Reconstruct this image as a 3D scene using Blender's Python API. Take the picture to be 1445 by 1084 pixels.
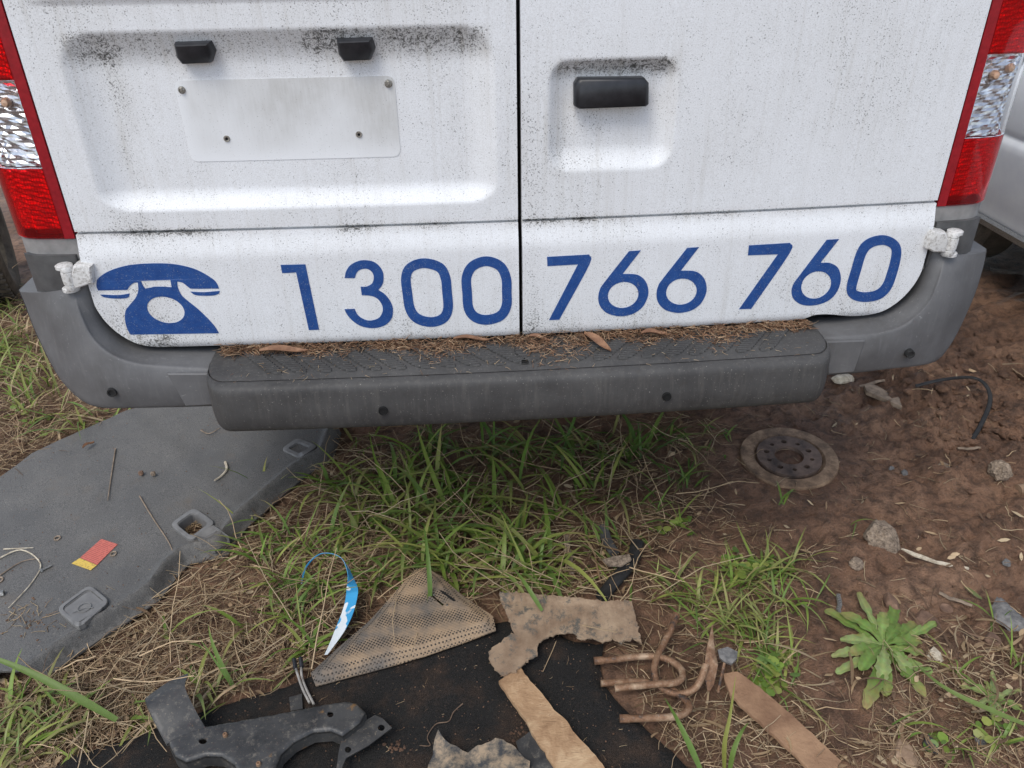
import bpy, bmesh, math, random
import numpy as np
from mathutils import Vector, Matrix, noise as mnoise
from mathutils.geometry import delaunay_2d_cdt, tessellate_polygon

for o in list(bpy.data.objects): bpy.data.objects.remove(o)
S = bpy.context.scene
random.seed(7)
R = random.uniform

# ---------------------------------------------------------------- camera
CAM = Vector((-0.10706, -1.39213, 1.41947))
CR = Vector((0.99731772, -0.07205215, -0.01287864)).normalized()
CF = Vector((0.05499405, 0.85375221, -0.51776715)).normalized()
CU = CR.cross(CF)
FPX, PW, PH = 1120.0, 1445.0, 1084.0
cam = bpy.data.cameras.new('camera'); camo = bpy.data.objects.new('camera', cam)
S.collection.objects.link(camo); S.camera = camo
camo.matrix_world = Matrix(((CR.x, CU.x, -CF.x, CAM.x), (CR.y, CU.y, -CF.y, CAM.y), (CR.z, CU.z, -CF.z, CAM.z), (0, 0, 0, 1)))
cam.sensor_width = 36; cam.lens = 36 * FPX / PW
cam.clip_start = 0.02; cam.clip_end = 2000
S.render.resolution_x, S.render.resolution_y = 1024, 768

# ---------------------------------------------------------------- sky, sun, exposure
W = bpy.data.worlds.new('World'); S.world = W; W.use_nodes = True
wn, wl = W.node_tree.nodes, W.node_tree.links
wn.clear()
sky = wn.new('ShaderNodeTexSky'); sky.sky_type = 'NISHITA'; sky.sun_disc = False
SUN_DIR = Vector((-0.45, -0.66, 1.2)).normalized()          # towards the sun
sky.sun_elevation = math.asin(SUN_DIR.z)
sky.sun_rotation = math.atan2(SUN_DIR.x, SUN_DIR.y)
sky.air_density = 1.0; sky.dust_density = 1.0; sky.ozone_density = 1.0
hs = wn.new('ShaderNodeHueSaturation'); hs.inputs['Saturation'].default_value = 0.62
bg = wn.new('ShaderNodeBackground'); bg.inputs['Strength'].default_value = 0.14
wo = wn.new('ShaderNodeOutputWorld')
wl.new(sky.outputs[0], hs.inputs['Color']); wl.new(hs.outputs[0], bg.inputs['Color']); wl.new(bg.outputs[0], wo.inputs['Surface'])
sd = bpy.data.lights.new('sun', 'SUN'); sd.energy = 1.2; sd.angle = math.radians(28); sd.color = (1.0, 0.94, 0.84)
so = bpy.data.objects.new('sun', sd); S.collection.objects.link(so)
so.rotation_euler = SUN_DIR.to_track_quat('Z', 'Y').to_euler(); so.location = SUN_DIR * 8
S.view_settings.view_transform = 'Standard'; S.view_settings.look = 'None'
S.view_settings.exposure = 0.64; S.view_settings.gamma = 1.0; S.view_settings.use_curve_mapping = False

# ---------------------------------------------------------------- measuring helpers (photo pixel -> point on a real plane)
def ray(px, py): return CF + CR * ((px - PW / 2) / FPX) - CU * ((py - PH / 2) / FPX)
def oz(px, py, z=0.0):
    d = ray(px, py); return CAM + d * ((z - CAM.z) / d.z)
def oy(px, py, y):
    d = ray(px, py); return CAM + d * ((y - CAM.y) / d.y)
DW, DC = 0.79, 0.0204
def crown(x): return -DC * (1 - (x / DW) ** 2)
def sst(a, b, v):
    t = max(0.0, min(1.0, (v - a) / (b - a))); return t * t * (3 - 2 * t)
def recess(x, z, b, wd):
    ax = min((x - b[0]) / wd[0], (b[1] - x) / wd[1]); ay = min((z - b[2]) / wd[2], (b[3] - z) / wd[3])
    if ax <= 0 or ay <= 0: return 0.0
    t = 1 - math.hypot(max(1 - ax, 0), max(1 - ay, 0))
    t = max(0, min(1, t)); return math.sin(t * math.pi / 2)
def lowprof(z):
    if z >= 0.93: return 0.0
    y = -0.011 * sst(0, 1, (0.93 - z) / 0.05) if z > 0.88 else -0.011
    y += 0.006 * max(0, (0.716 - z) / 0.014) ** 2
    return y
PLATE_B, PLATE_W = (-0.728, -0.040, 0.968, 1.256), (0.062, 0.055, 0.034, 0.056)
HAND_B, HAND_W = (0.050, 0.268, 1.018, 1.200), (0.036, 0.036, 0.040, 0.034)
def dsurf(x, z, groove=True):
    y = crown(x) + lowprof(z)
    if groove and abs(z - 0.93) < 0.0026: y += 0.010
    if x < 0:
        y += 0.021 * recess(x, z, PLATE_B, PLATE_W)
        y -= 0.004 * sst(1.296, 1.303, z) * sst(-0.77, -0.72, x) * sst(-0.03, -0.09, x)
    else:
        y += 0.019 * recess(x, z, HAND_B, HAND_W)
    return y
def od(px, py, off=0.0):
    Y = -0.01
    for i in range(10):
        p = oy(px, py, Y); Y = 0.5 * Y + 0.5 * (dsurf(p.x, p.z, False) - off)
    return oy(px, py, Y)
def nz(x, y, z=0.0, s=1.0): return mnoise.noise(Vector((x * s, y * s, z * s)))
def fb(x, y, s, n=4):
    v, a = 0.0, 1.0
    for i in range(n):
        v += a * mnoise.noise(Vector((x * s, y * s, 3.7 * i))); s *= 2.03; a *= 0.5
    return v
def gh(x, y):
    if abs(x) > 3.2 or y < -2.2 or y > 4.5: return 0.02 * nz(x, y, 0, 0.7)
    right = sst(0.35, 1.2, x)
    h = 0.012 * fb(x, y, 2.6, 3) + (0.006 + 0.011 * right) * fb(x, y, 15, 4) + (0.006 + 0.010 * right) * (0.35 - abs(fb(x, y, 24, 4)))
    # churned wheel track on the right, running away from the van's corner
    u = (x - 1.28) * 0.86 + (y - 0.55) * 0.5; v = -(x - 1.28) * 0.5 + (y - 0.55) * 0.86
    h += right * (0.022 * fb(u * 0.7, v * 3.0, 4.0, 5) + 0.011 * max(0, nz(u, v * 2.2, 2, 21.0)) - 0.010 * max(0, nz(u * .8, v * 2.4, 8, 13.0)))
    k = math.exp(-((x - 1.36) / 0.20) ** 2 - ((y - 0.80) / 0.22) ** 2)
    h += k * (0.030 + 0.075 * abs(fb(x, y, 9, 5)))
    fl_ = math.exp(-(((x - 0.832) ** 2 + (y - 0.443) ** 2) / 0.21 ** 2) ** 2)
    h = h * (1 - fl_) + 0.002 * fl_
    rr = math.exp(-((u + 0.00) / 0.5) ** 2 - ((v + 0.10) / 0.05) ** 2)
    h -= 0.02 * rr * right * (1 - fl_)
    return h
def G(px, py, up=0.0):
    p = oz(px, py, up)
    for i in range(4): p = oz(px, py, gh(p.x, p.y) + up)
    return p

# ---------------------------------------------------------------- node materials
class NM:
    def __init__(s, name):
        s.m = bpy.data.materials.new(name); s.m.use_nodes = True
        s.t = s.m.node_tree; s.t.nodes.clear()
        s.out = s.n('OutputMaterial'); s.b = s.n('BsdfPrincipled'); s.l(s.b.outputs[0], s.out.inputs['Surface'])
    def n(s, typ, **kw):
        nd = s.t.nodes.new('ShaderNode' + typ)
        for k, v in kw.items():
            if hasattr(nd, k): setattr(nd, k, v)
        return nd
    def l(s, a, b): s.t.links.new(a, b)
    def co(s):
        if not hasattr(s, '_c'): s._c = s.n('TexCoord').outputs['Object']
        return s._c
    def mp(s, scale=(1, 1, 1), rot=(0, 0, 0)):
        m = s.n('Mapping'); s.l(s.co(), m.inputs['Vector']); m.inputs['Scale'].default_value = scale; m.inputs['Rotation'].default_value = rot
        return m.outputs[0]
    def noise(s, scale, detail=4, rough=0.6, dist=0.0, vec=None):
        n = s.n('TexNoise'); s.l(vec or s.co(), n.inputs['Vector'])
        n.inputs['Scale'].default_value = scale; n.inputs['Detail'].default_value = detail
        n.inputs['Roughness'].default_value = rough; n.inputs['Distortion'].default_value = dist
        return n.outputs['Fac']
    def vor(s, scale, feature='F1', vec=None, out='Distance', rnd=1.0):
        n = s.n('TexVoronoi', feature=feature); s.l(vec or s.co(), n.inputs['Vector']); n.inputs['Scale'].default_value = scale
        n.inputs['Randomness'].default_value = rnd
        return n.outputs[out]
    def ramp(s, fac, stops, interp='LINEAR'):
        r = s.n('ValToRGB'); s.l(fac, r.inputs[0]); e = r.color_ramp.elements; r.color_ramp.interpolation = interp
        while len(e) > len(stops): e.remove(e[-1])
        while len(e) < len(stops): e.new(0.5)
        for el, (p, c) in zip(e, stops):
            el.position = p; el.color = (c, c, c, 1) if not hasattr(c, '__len__') else (*c, 1)
        return r.outputs[0]
    def mth(s, op, a, b=0.0, clamp=False):
        m = s.n('Math', operation=op); m.use_clamp = clamp
        for i, v in enumerate((a, b)):
            if isinstance(v, (int, float)): m.inputs[i].default_value = v
            else: s.l(v, m.inputs[i])
        return m.outputs[0]
    def mix(s, fac, a, b, blend='MIX'):
        m = s.n('Mix', data_type='RGBA', blend_type=blend)
        for i, v in ((0, fac), (6, a), (7, b)):
            if isinstance(v, (int, float)): m.inputs[i].default_value = v
            elif hasattr(v, '__len__'): m.inputs[i].default_value = (*v, 1)
            else: s.l(v, m.inputs[i])
        return m.outputs[2]
    def bump(s, h, strength=0.3, dist=0.002, prev=None):
        b = s.n('Bump'); s.l(h, b.inputs['Height']); b.inputs['Strength'].default_value = strength; b.inputs['Distance'].default_value = dist
        if prev: s.l(prev, b.inputs['Normal'])
        return b.outputs[0]
    def attr(s, name, out='Fac'):
        return s.n('Attribute', attribute_name=name).outputs[out]
    def set(s, col=None, rough=None, metal=None, normal=None, spec=None, **kw):
        for k, v in (('Base Color', col), ('Roughness', rough), ('Metallic', metal), ('Normal', normal), ('Specular IOR Level', spec), *kw.items()):
            if v is None: continue
            i = s.b.inputs[k]
            if isinstance(v, (int, float)): i.default_value = v
            elif hasattr(v, '__len__'): i.default_value = (*v, 1)
            else: s.l(v, i)
        return s.m
M = {}
def simple(name, c1, c2, scale=30, rough=0.6, bstr=0.2, bdist=0.001, bscale=200, metal=0.0, spec=0.4, detail=5):
    k = NM(name); f = k.noise(scale, detail)
    M[name] = k.set(k.ramp(f, [(0.33, c1), (0.68, c2)]), rough, metal, k.bump(k.noise(bscale, 4), bstr, bdist), spec); return M[name]

# white van paint with grime; attribute dirt says how much grime sits there
k = NM('white_paint'); d = k.attr('dirt')
fine = k.noise(420, 2, 0.5); clump = k.noise(26, 5, 0.65); wisps = k.noise(105, 6, 0.72, 1.4)
streak = k.noise(1.0, 5, 0.6, 0, k.mp((130, 20, 9))); runs = k.noise(1.0, 6, 0.7, 0.3, k.mp((85, 30, 3.2)))
scr = k.noise(1.0, 3, 0.6, 0.8, k.mp((260, 60, 22), (0, 0.5, 0)))
thr = k.mth('ADD', k.mth('MULTIPLY', d, 0.105), k.mth('MULTIPLY', k.mth('SUBTRACT', clump, 0.5), 0.16))
sp = k.mth('MULTIPLY', k.mth('SUBTRACT', k.mth('ADD', fine, thr), 0.664), 12, True)
sp2 = k.mth('MULTIPLY', k.mth('SUBTRACT', k.mth('ADD', wisps, k.mth('MULTIPLY', d, 0.20)), 0.748), 10, True)
film = k.mth('MULTIPLY', k.mth('ADD', k.mth('MULTIPLY', d, 0.27), k.mth('MULTIPLY', k.mth('SUBTRACT', clump, 0.45), 0.25)), k.mth('ADD', k.mth('MULTIPLY', streak, 1.1), 0.30), True)
c = k.mix(film, (0.765, 0.785, 0.81), (0.42, 0.395, 0.35))
c = k.mix(k.mth('MULTIPLY', k.ramp(k.noise(520, 3, 0.7), [(0.42, 0.0), (0.70, 1.0)]), 0.55), c, (0.47, 0.47, 0.465))
c = k.mix(k.mth('MULTIPLY', k.ramp(runs, [(0.50, 0.0), (0.72, 1.0)]), k.mth('ADD', 0.12, k.mth('MULTIPLY', d, 0.55), True)), c, (0.46, 0.445, 0.41))
c = k.mix(k.mth('MULTIPLY', k.ramp(scr, [(0.705, 0.0), (0.73, 1.0)]), k.mth('MULTIPLY', d, 0.8, True)), c, (0.09, 0.085, 0.08))
c = k.mix(k.mth('MULTIPLY', sp, 0.74), c, (0.07, 0.068, 0.065)); c = k.mix(k.mth('MULTIPLY', sp2, 0.85), c, (0.035, 0.034, 0.03))
M['white_paint'] = k.set(c, k.mth('ADD', 0.42, k.mth('MULTIPLY', clump, 0.2)), 0, k.bump(k.noise(700, 3), 0.06, 0.0004), 0.35)
k = NM('blue_vinyl'); f = k.noise(500, 2); g = k.noise(60, 5)
c = k.mix(k.mth('MULTIPLY', k.ramp(f, [(0.61, 0), (0.70, 1)]), 0.75), k.ramp(g, [(0.3, (0.008, 0.050, 0.205)), (0.7, (0.020, 0.080, 0.27))]), (0.24, 0.26, 0.30))
M['blue_vinyl'] = k.set(c, 0.42, 0, None, 0.4)
k = NM('bumper_plastic'); a = k.noise(9, 6, 0.65); b = k.noise(1.0, 4, 0.6, 0, k.mp((160, 160, 14))); s_ = k.noise(240, 3)
c = k.ramp(a, [(0.28, (0.090, 0.090, 0.093)), (0.72, (0.150, 0.150, 0.153))])
c = k.mix(k.ramp(b, [(0.52, 0.0), (0.8, 0.45)]), c, (0.18, 0.18, 0.18)); c = k.mix(k.ramp(s_, [(0.67, 0.0), (0.74, 0.6)]), c, (0.28, 0.275, 0.265)); c = k.mix(k.ramp(k.noise(1.0, 3, 0.6, 0.6, k.mp((40, 300, 90), (0.3, 0.6, 0.2))), [(0.68, 0.0), (0.72, 0.5)]), c, (0.30, 0.30, 0.30)); c = k.mix(k.ramp(k.noise(4, 6, 0.7), [(0.5, 0.0), (0.7, 0.5)]), c, (0.07, 0.066, 0.062))
M['bumper_plastic'] = k.set(c, k.ramp(a, [(0.3, 0.48), (0.7, 0.66)]), 0, k.bump(k.noise(900, 2), 0.15, 0.0004), 0.4)
k = NM('step_plastic'); a = k.noise(8, 6, 0.7); b = k.noise(1.0, 5, 0.65, 0, k.mp((110, 110, 7))); s_ = k.noise(330, 3); w_ = k.noise(60, 6, 0.7)
c = k.ramp(a, [(0.28, (0.040, 0.039, 0.039)), (0.72, (0.078, 0.076, 0.074))])
c = k.mix(k.ramp(b, [(0.5, 0.0), (0.78, 0.55)]), c, (0.12, 0.113, 0.103)); c = k.mix(k.ramp(s_, [(0.66, 0.0), (0.72, 0.75)]), c, (0.34, 0.32, 0.29))
c = k.mix(k.ramp(w_, [(0.55, 0.0), (0.75, 0.45)]), c, (0.045, 0.038, 0.032))
M['step_plastic'] = k.set(c, 0.62, 0, k.bump(k.noise(600, 3), 0.25, 0.0006), 0.35)
simple('tread_rubber', (0.018, 0.018, 0.018), (0.05, 0.049, 0.047), 60, 0.6)  # painted shade for the gaps between the step's tread ribs
simple('trim_light_grey', (0.19, 0.187, 0.184), (0.28, 0.272, 0.264), 40, 0.6)
simple('trim_dark', (0.055, 0.055, 0.056), (0.10, 0.10, 0.10), 30, 0.5)
simple('black_plastic', (0.016, 0.017, 0.020), (0.030, 0.031, 0.036), 60, 0.38, 0.12, 0.0005, 500)
simple('black_rubber', (0.012, 0.012, 0.013), (0.03, 0.03, 0.03), 50, 0.6)
simple('black_void', (0.004, 0.004, 0.004), (0.008, 0.008, 0.008), 20, 0.9)
k = NM('hinge_paint'); f = k.noise(180, 5, 0.7); e = k.noise(30, 4)
c = k.mix(k.ramp(f, [(0.48, 0.0), (0.66, 0.75)]), (0.62, 0.615, 0.60), (0.20, 0.18, 0.155)); M['hinge_paint'] = k.set(c, 0.45, 0, k.bump(f, 0.12, 0.0004), 0.4)
k = NM('plate_backing'); d = k.attr('dirt'); a = k.noise(1.0, 5, 0.65, 0, k.mp((240, 30, 26))); b = k.noise(24, 5, 0.65); s_ = k.noise(430, 3)
fm = k.mth('MULTIPLY', d, k.mth('ADD', k.mth('MULTIPLY', a, 0.75), k.mth('MULTIPLY', b, 0.95)), True)
c = k.mix(k.mth('MULTIPLY', fm, 0.72), (0.76, 0.78, 0.80), (0.42, 0.415, 0.395)); c = k.mix(k.ramp(s_, [(0.66, 0.0), (0.72, 0.7)]), c, (0.13, 0.125, 0.12))
M['plate_backing'] = k.set(c, 0.45, 0, None, 0.4)
simple('zinc_metal', (0.20, 0.19, 0.17), (0.48, 0.46, 0.42), 300, 0.42, 0.3, 0.0005, 400, 0.85)
k = NM('red_lens'); k.set((0.86, 0.022, 0.034), 0.05, 0, k.bump(k.noise(35, 3), 0.08, 0.001), 0.5, **{'Transmission Weight': 0.93, 'IOR': 1.35}); M['red_lens'] = k.m
k = NM('red_rim'); f = k.noise(90, 4); M['red_rim'] = k.set(k.ramp(f, [(0.3, (0.22, 0.008, 0.014)), (0.7, (0.32, 0.012, 0.02))]), 0.22, 0, None, 0.5)
k = NM('red_reflector'); f = k.vor(210, rnd=0.25); M['red_reflector'] = k.set(k.mix(k.ramp(f, [(0.25, 0), (0.6, 1)]), (0.95, 0.5, 0.5), (0.5, 0.25, 0.25)), 0.25, 0.35, k.bump(f, 0.6, 0.002), 0.6)
k = NM('clear_lens'); k.set((0.95, 0.96, 0.97), 0.04, 0, None, 0.5, **{'Transmission Weight': 1.0, 'IOR': 1.2}); M['clear_lens'] = k.m
k = NM('chrome'); M['chrome'] = k.set(k.ramp(k.noise(60, 3), [(0.3, (0.52, 0.52, 0.54)), (0.7, (0.78, 0.78, 0.80))]), 0.24, 0.85)
k = NM('amber_bulb'); M['amber_bulb'] = k.set(k.ramp(k.noise(80, 2), [(0.3, (0.46, 0.27, 0.17)), (0.7, (0.58, 0.40, 0.28))]), 0.2, 0, None, 0.6)  # amber tone of lens reflections, put into a base colour
k = NM('silver_paint'); f = k.noise(15, 5); M['silver_paint'] = k.set(k.ramp(f, [(0.3, (0.68, 0.70, 0.74)), (0.7, (0.76, 0.78, 0.80))]), 0.30, 0.0, None, 0.5)
k = NM('dark_glass'); M['dark_glass'] = k.set(k.ramp(k.noise(4, 3), [(0.3, (0.012, 0.015, 0.016)), (0.7, (0.022, 0.026, 0.028))]), 0.06, 0, None, 0.6)
k = NM('dusty_tyre'); f = k.noise(22, 6, 0.7); M['dusty_tyre'] = k.set(k.ramp(f, [(0.3, (0.035, 0.031, 0.027)), (0.7, (0.13, 0.11, 0.088))]), 0.85, 0, k.bump(k.noise(150, 4), 0.3, 0.002))

# mud
k = NM('mud'); a = k.noise(3.2, 8, 0.62, 0.4); b = k.noise(26, 8, 0.68); e = k.noise(150, 6, 0.7); z_ = k.noise(1.3, 4)
c = k.ramp(a, [(0.32, (0.165, 0.095, 0.063)), (0.50, (0.325, 0.185, 0.116)), (0.66, (0.480, 0.290, 0.184))])
c = k.mix(k.ramp(b, [(0.36, 0.8), (0.56, 0.0)]), c, (0.085, 0.053, 0.038))
c = k.mix(k.ramp(e, [(0.58, 0.0), (0.75, 0.6)]), c, (0.40, 0.29, 0.21))
c = k.mix(k.ramp(k.vor(75), [(0.06, 0.75), (0.16, 0.0)]), c, (0.25, 0.20, 0.16))
nb = k.bump(a, 0.5, 0.03); nb = k.bump(b, 1.0, 0.030, nb); nb = k.bump(e, 1.0, 0.012, nb)
M['mud'] = k.set(c, k.ramp(z_, [(0.38, 0.42), (0.58, 0.80)]), 0, nb, 0.35)
# plants take their colour from the attribute col, one tone per blade
def leafmat(name, rough=0.45, trans=0.35, bscale=0):
    k = NM(name); c = k.attr('col', 'Color'); f = k.noise(90, 4)
    c = k.mix(k.ramp(f, [(0.35, 0.0), (0.75, 0.35)]), c, k.mix(1.0, c, (0.62, 0.55, 0.40), 'MULTIPLY'))
    k.set(c, rough, 0, k.bump(k.noise(bscale, 3), 0.5, 0.002) if bscale else None, 0.35)
    t = k.n('BsdfTranslucent'); k.l(c, t.inputs['Color']); mx = k.n('MixShader'); mx.inputs[0].default_value = trans
    k.l(k.b.outputs[0], mx.inputs[1]); k.l(t.outputs[0], mx.inputs[2]); k.l(mx.outputs[0], k.out.inputs['Surface']); M[name] = k.m
leafmat('leaf', 0.42, 0.35); leafmat('straw', 0.7, 0.12); leafmat('rosette_leaf', 0.6, 0.25, 170); leafmat('crumb', 0.9, 0.0, 200)

k = NM('floor_mat'); a = k.noise(5, 6, 0.65); e = k.noise(520, 3); s_ = k.vor(70)
c = k.ramp(a, [(0.3, (0.130, 0.126, 0.119)), (0.7, (0.195, 0.187, 0.174))])
c = k.mix(k.ramp(e, [(0.38, 0.8), (0.58, 0.0)]), c, (0.045, 0.045, 0.045)); c = k.mix(k.ramp(s_, [(0.07, 0.8), (0.13, 0.0)]), c, (0.25, 0.225, 0.19))
c = k.mix(k.ramp(k.noise(11, 7, 0.7), [(0.58, 0.0), (0.75, 0.5)]), c, (0.15, 0.12, 0.09))
M['floor_mat'] = k.set(c, k.ramp(a, [(0.3, 0.5), (0.7, 0.68)]), 0, k.bump(e, 0.6, 0.0015), 0.4)
simple('cup_plastic', (0.15, 0.148, 0.145), (0.22, 0.216, 0.21), 40, 0.5, 0.1, 0.0005, 400)
k = NM('felt'); a = k.noise(7, 7, 0.7); e = k.noise(600, 3, 0.7); s_ = k.noise(170, 5, 0.75)
c = k.ramp(e, [(0.35, (0.008, 0.008, 0.008)), (0.68, (0.050, 0.048, 0.046))])
c = k.mix(k.ramp(a, [(0.50, 0.0), (0.72, 0.75)]), c, k.mix(k.ramp(e, [(0.4, 0.0), (0.6, 1.0)]), (0.035, 0.024, 0.018), (0.15, 0.092, 0.060))); c = k.mix(k.ramp(s_, [(0.60, 0.0), (0.72, 0.7)]), c, (0.20, 0.135, 0.09))
M['felt'] = k.set(c, 0.97, 0, k.bump(e, 1.0, 0.003), 0.1)
k = NM('perforated_plastic'); v = k.vor(165, rnd=0.12, vec=k.mp((1, 1, 1), (0, 0, 0.5))); a = k.noise(9, 6, 0.65)
c = k.ramp(a, [(0.38, (0.13, 0.115, 0.10)), (0.6, (0.33, 0.235, 0.15))]); hole = k.ramp(v, [(0.30, 1.0), (0.40, 0.0)])
c = k.mix(hole, c, (0.03, 0.026, 0.022)); M['perforated_plastic'] = k.set(c, 0.6, 0, k.bump(v, 0.8, 0.002), 0.35)
k = NM('black_metal'); a = k.noise(14, 6, 0.7); e = k.noise(170, 6, 0.75)
c = k.ramp(a, [(0.3, (0.022, 0.023, 0.025)), (0.7, (0.075, 0.074, 0.072))]); c = k.mix(k.ramp(k.noise(70, 6, 0.75), [(0.54, 0.0), (0.70, 0.7)]), c, (0.20, 0.18, 0.15)); c = k.mix(k.ramp(e, [(0.60, 0.0), (0.68, 0.9)]), c, (0.27, 0.22, 0.16))
c = k.mix(k.ramp(k.noise(20, 6, 0.7), [(0.62, 0.0), (0.70, 1.0)]), c, (0.20, 0.115, 0.05))
M['black_metal'] = k.set(c, k.ramp(a, [(0.3, 0.33), (0.7, 0.55)]), 0.1, k.bump(e, 0.3, 0.001), 0.5)
k = NM('rust_rod'); a = k.noise(16, 7, 0.75); e = k.noise(160, 5, 0.7)
c = k.ramp(a, [(0.38, (0.045, 0.038, 0.035)), (0.47, (0.19, 0.10, 0.055)), (0.55, (0.27, 0.165, 0.10)), (0.66, (0.44, 0.32, 0.215))]); c = k.mix(k.ramp(e, [(0.58, 0.0), (0.72, 0.7)]), c, (0.30, 0.27, 0.24))
M['rust_rod'] = k.set(c, 0.62, 0.25, k.bump(e, 0.25, 0.0005), 0.35)
simple('muddy_sheet', (0.20, 0.13, 0.085), (0.42, 0.30, 0.20), 16, 0.8, 0.6, 0.002, 120, 0, 0.3, 8)
k = NM('corrugated_mud'); a = k.noise(14, 8, 0.68); e = k.noise(110, 5, 0.7); p = k.noise(38, 7, 0.75)
c = k.ramp(a, [(0.33, (0.19, 0.125, 0.082)), (0.66, (0.40, 0.295, 0.20))]); c = k.mix(k.ramp(p, [(0.52, 0.0), (0.62, 0.9)]), c, (0.10, 0.10, 0.09))
M['corrugated_mud'] = k.set(c, 0.85, 0, k.bump(e, 0.7, 0.002), 0.25)
k = NM('grey_scrap'); a = k.noise(30, 7, 0.72); c = k.ramp(a, [(0.42, (0.05, 0.052, 0.055)), (0.50, (0.16, 0.135, 0.105)), (0.62, (0.36, 0.27, 0.18))])
M['grey_scrap'] = k.set(c, 0.65, 0, k.bump(a, 0.5, 0.003), 0.35)
k = NM('fibre_board'); a = k.noise(12, 7, 0.7, 0.6); e = k.noise(170, 5, 0.7); st = k.noise(1.0, 4, 0.6, 1.5, k.mp((40, 120, 40)))
c = k.ramp(a, [(0.35, (0.26, 0.155, 0.085)), (0.5, (0.40, 0.255, 0.145)), (0.65, (0.56, 0.40, 0.245))]); c = k.mix(k.ramp(st, [(0.60, 0.0), (0.70, 0.45)]), c, (0.17, 0.10, 0.06))
M['fibre_board'] = k.set(c, 0.88, 0, k.bump(st, 0.7, 0.003, k.bump(e, 0.5, 0.0015)), 0.2)
simple('board_dark', (0.17, 0.092, 0.056), (0.40, 0.25, 0.15), 10, 0.88, 0.7, 0.003, 130, 0, 0.2, 8)
k = NM('rusty_disc'); a = k.noise(20, 7, 0.7); e = k.noise(190, 5, 0.7); c = k.ramp(a, [(0.34, (0.10, 0.068, 0.048)), (0.50, (0.25, 0.165, 0.105)), (0.64, (0.42, 0.29, 0.185))])
M['rusty_disc'] = k.set(c, 0.7, 0.25, k.bump(e, 0.5, 0.0015), 0.35)
simple('disc_hat', (0.055, 0.040, 0.034), (0.21, 0.145, 0.110), 26, 0.7, 0.6, 0.002, 150, 0.1)
k = NM('blue_tape'); f = k.noise(22, 2, 0.4, 0.2); M['blue_tape'] = k.set(k.ramp(f, [(0.57, (0.05, 0.34, 0.64)), (0.585, (0.74, 0.79, 0.82))]), 0.35, 0, None, 0.45)
k = NM('sticker_red'); wv = k.n('TexWave', bands_direction='Y'); k.l(k.mp((1, 1, 1), (0, 0, -0.62)), wv.inputs['Vector']); wv.inputs['Scale'].default_value = 42; wv.inputs['Distortion'].default_value = 0
dash = k.noise(160, 2); ln = k.mth('MULTIPLY', k.ramp(wv.outputs['Fac'], [(0.55, 0), (0.7, 1)]), k.ramp(dash, [(0.40, 0), (0.46, 1)]))
M['sticker_red'] = k.set(k.mix(k.mth('MULTIPLY', ln, 0.6), (0.58, 0.155, 0.115), (0.26, 0.06, 0.05)), 0.45, 0, None, 0.4)
k = NM('sticker_yellow'); f = k.noise(190, 3); M['sticker_yellow'] = k.set(k.ramp(f, [(0.5, (0.72, 0.50, 0.10)), (0.62, (0.45, 0.30, 0.08))]), 0.45, 0, None, 0.4)
simple('stone_pale', (0.13, 0.10, 0.075), (0.42, 0.33, 0.25), 120, 0.9, 1.0, 0.006, 200, 0, 0.3, 8)
simple('stone_brown', (0.12, 0.072, 0.05), (0.25, 0.155, 0.105), 60, 0.8, 0.7, 0.003, 160)
simple('stone_grey', (0.10, 0.10, 0.10), (0.26, 0.25, 0.24), 70, 0.7, 0.7, 0.003, 160)
simple('wood_grey', (0.15, 0.115, 0.085), (0.34, 0.26, 0.19), 50, 0.85, 0.6, 0.002, 160)
simple('wood_pale', (0.34, 0.28, 0.20), (0.70, 0.63, 0.50), 90, 0.8, 0.6, 0.002, 200)
simple('dead_leaf', (0.15, 0.072, 0.040), (0.30, 0.165, 0.095), 60, 0.7, 0.5, 0.001, 200)
simple('cable_grey', (0.22, 0.21, 0.195), (0.40, 0.38, 0.35), 60, 0.5, 0.2, 0.001, 200)
simple('twine', (0.10, 0.065, 0.045), (0.21, 0.145, 0.10), 80, 0.9)

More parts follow.
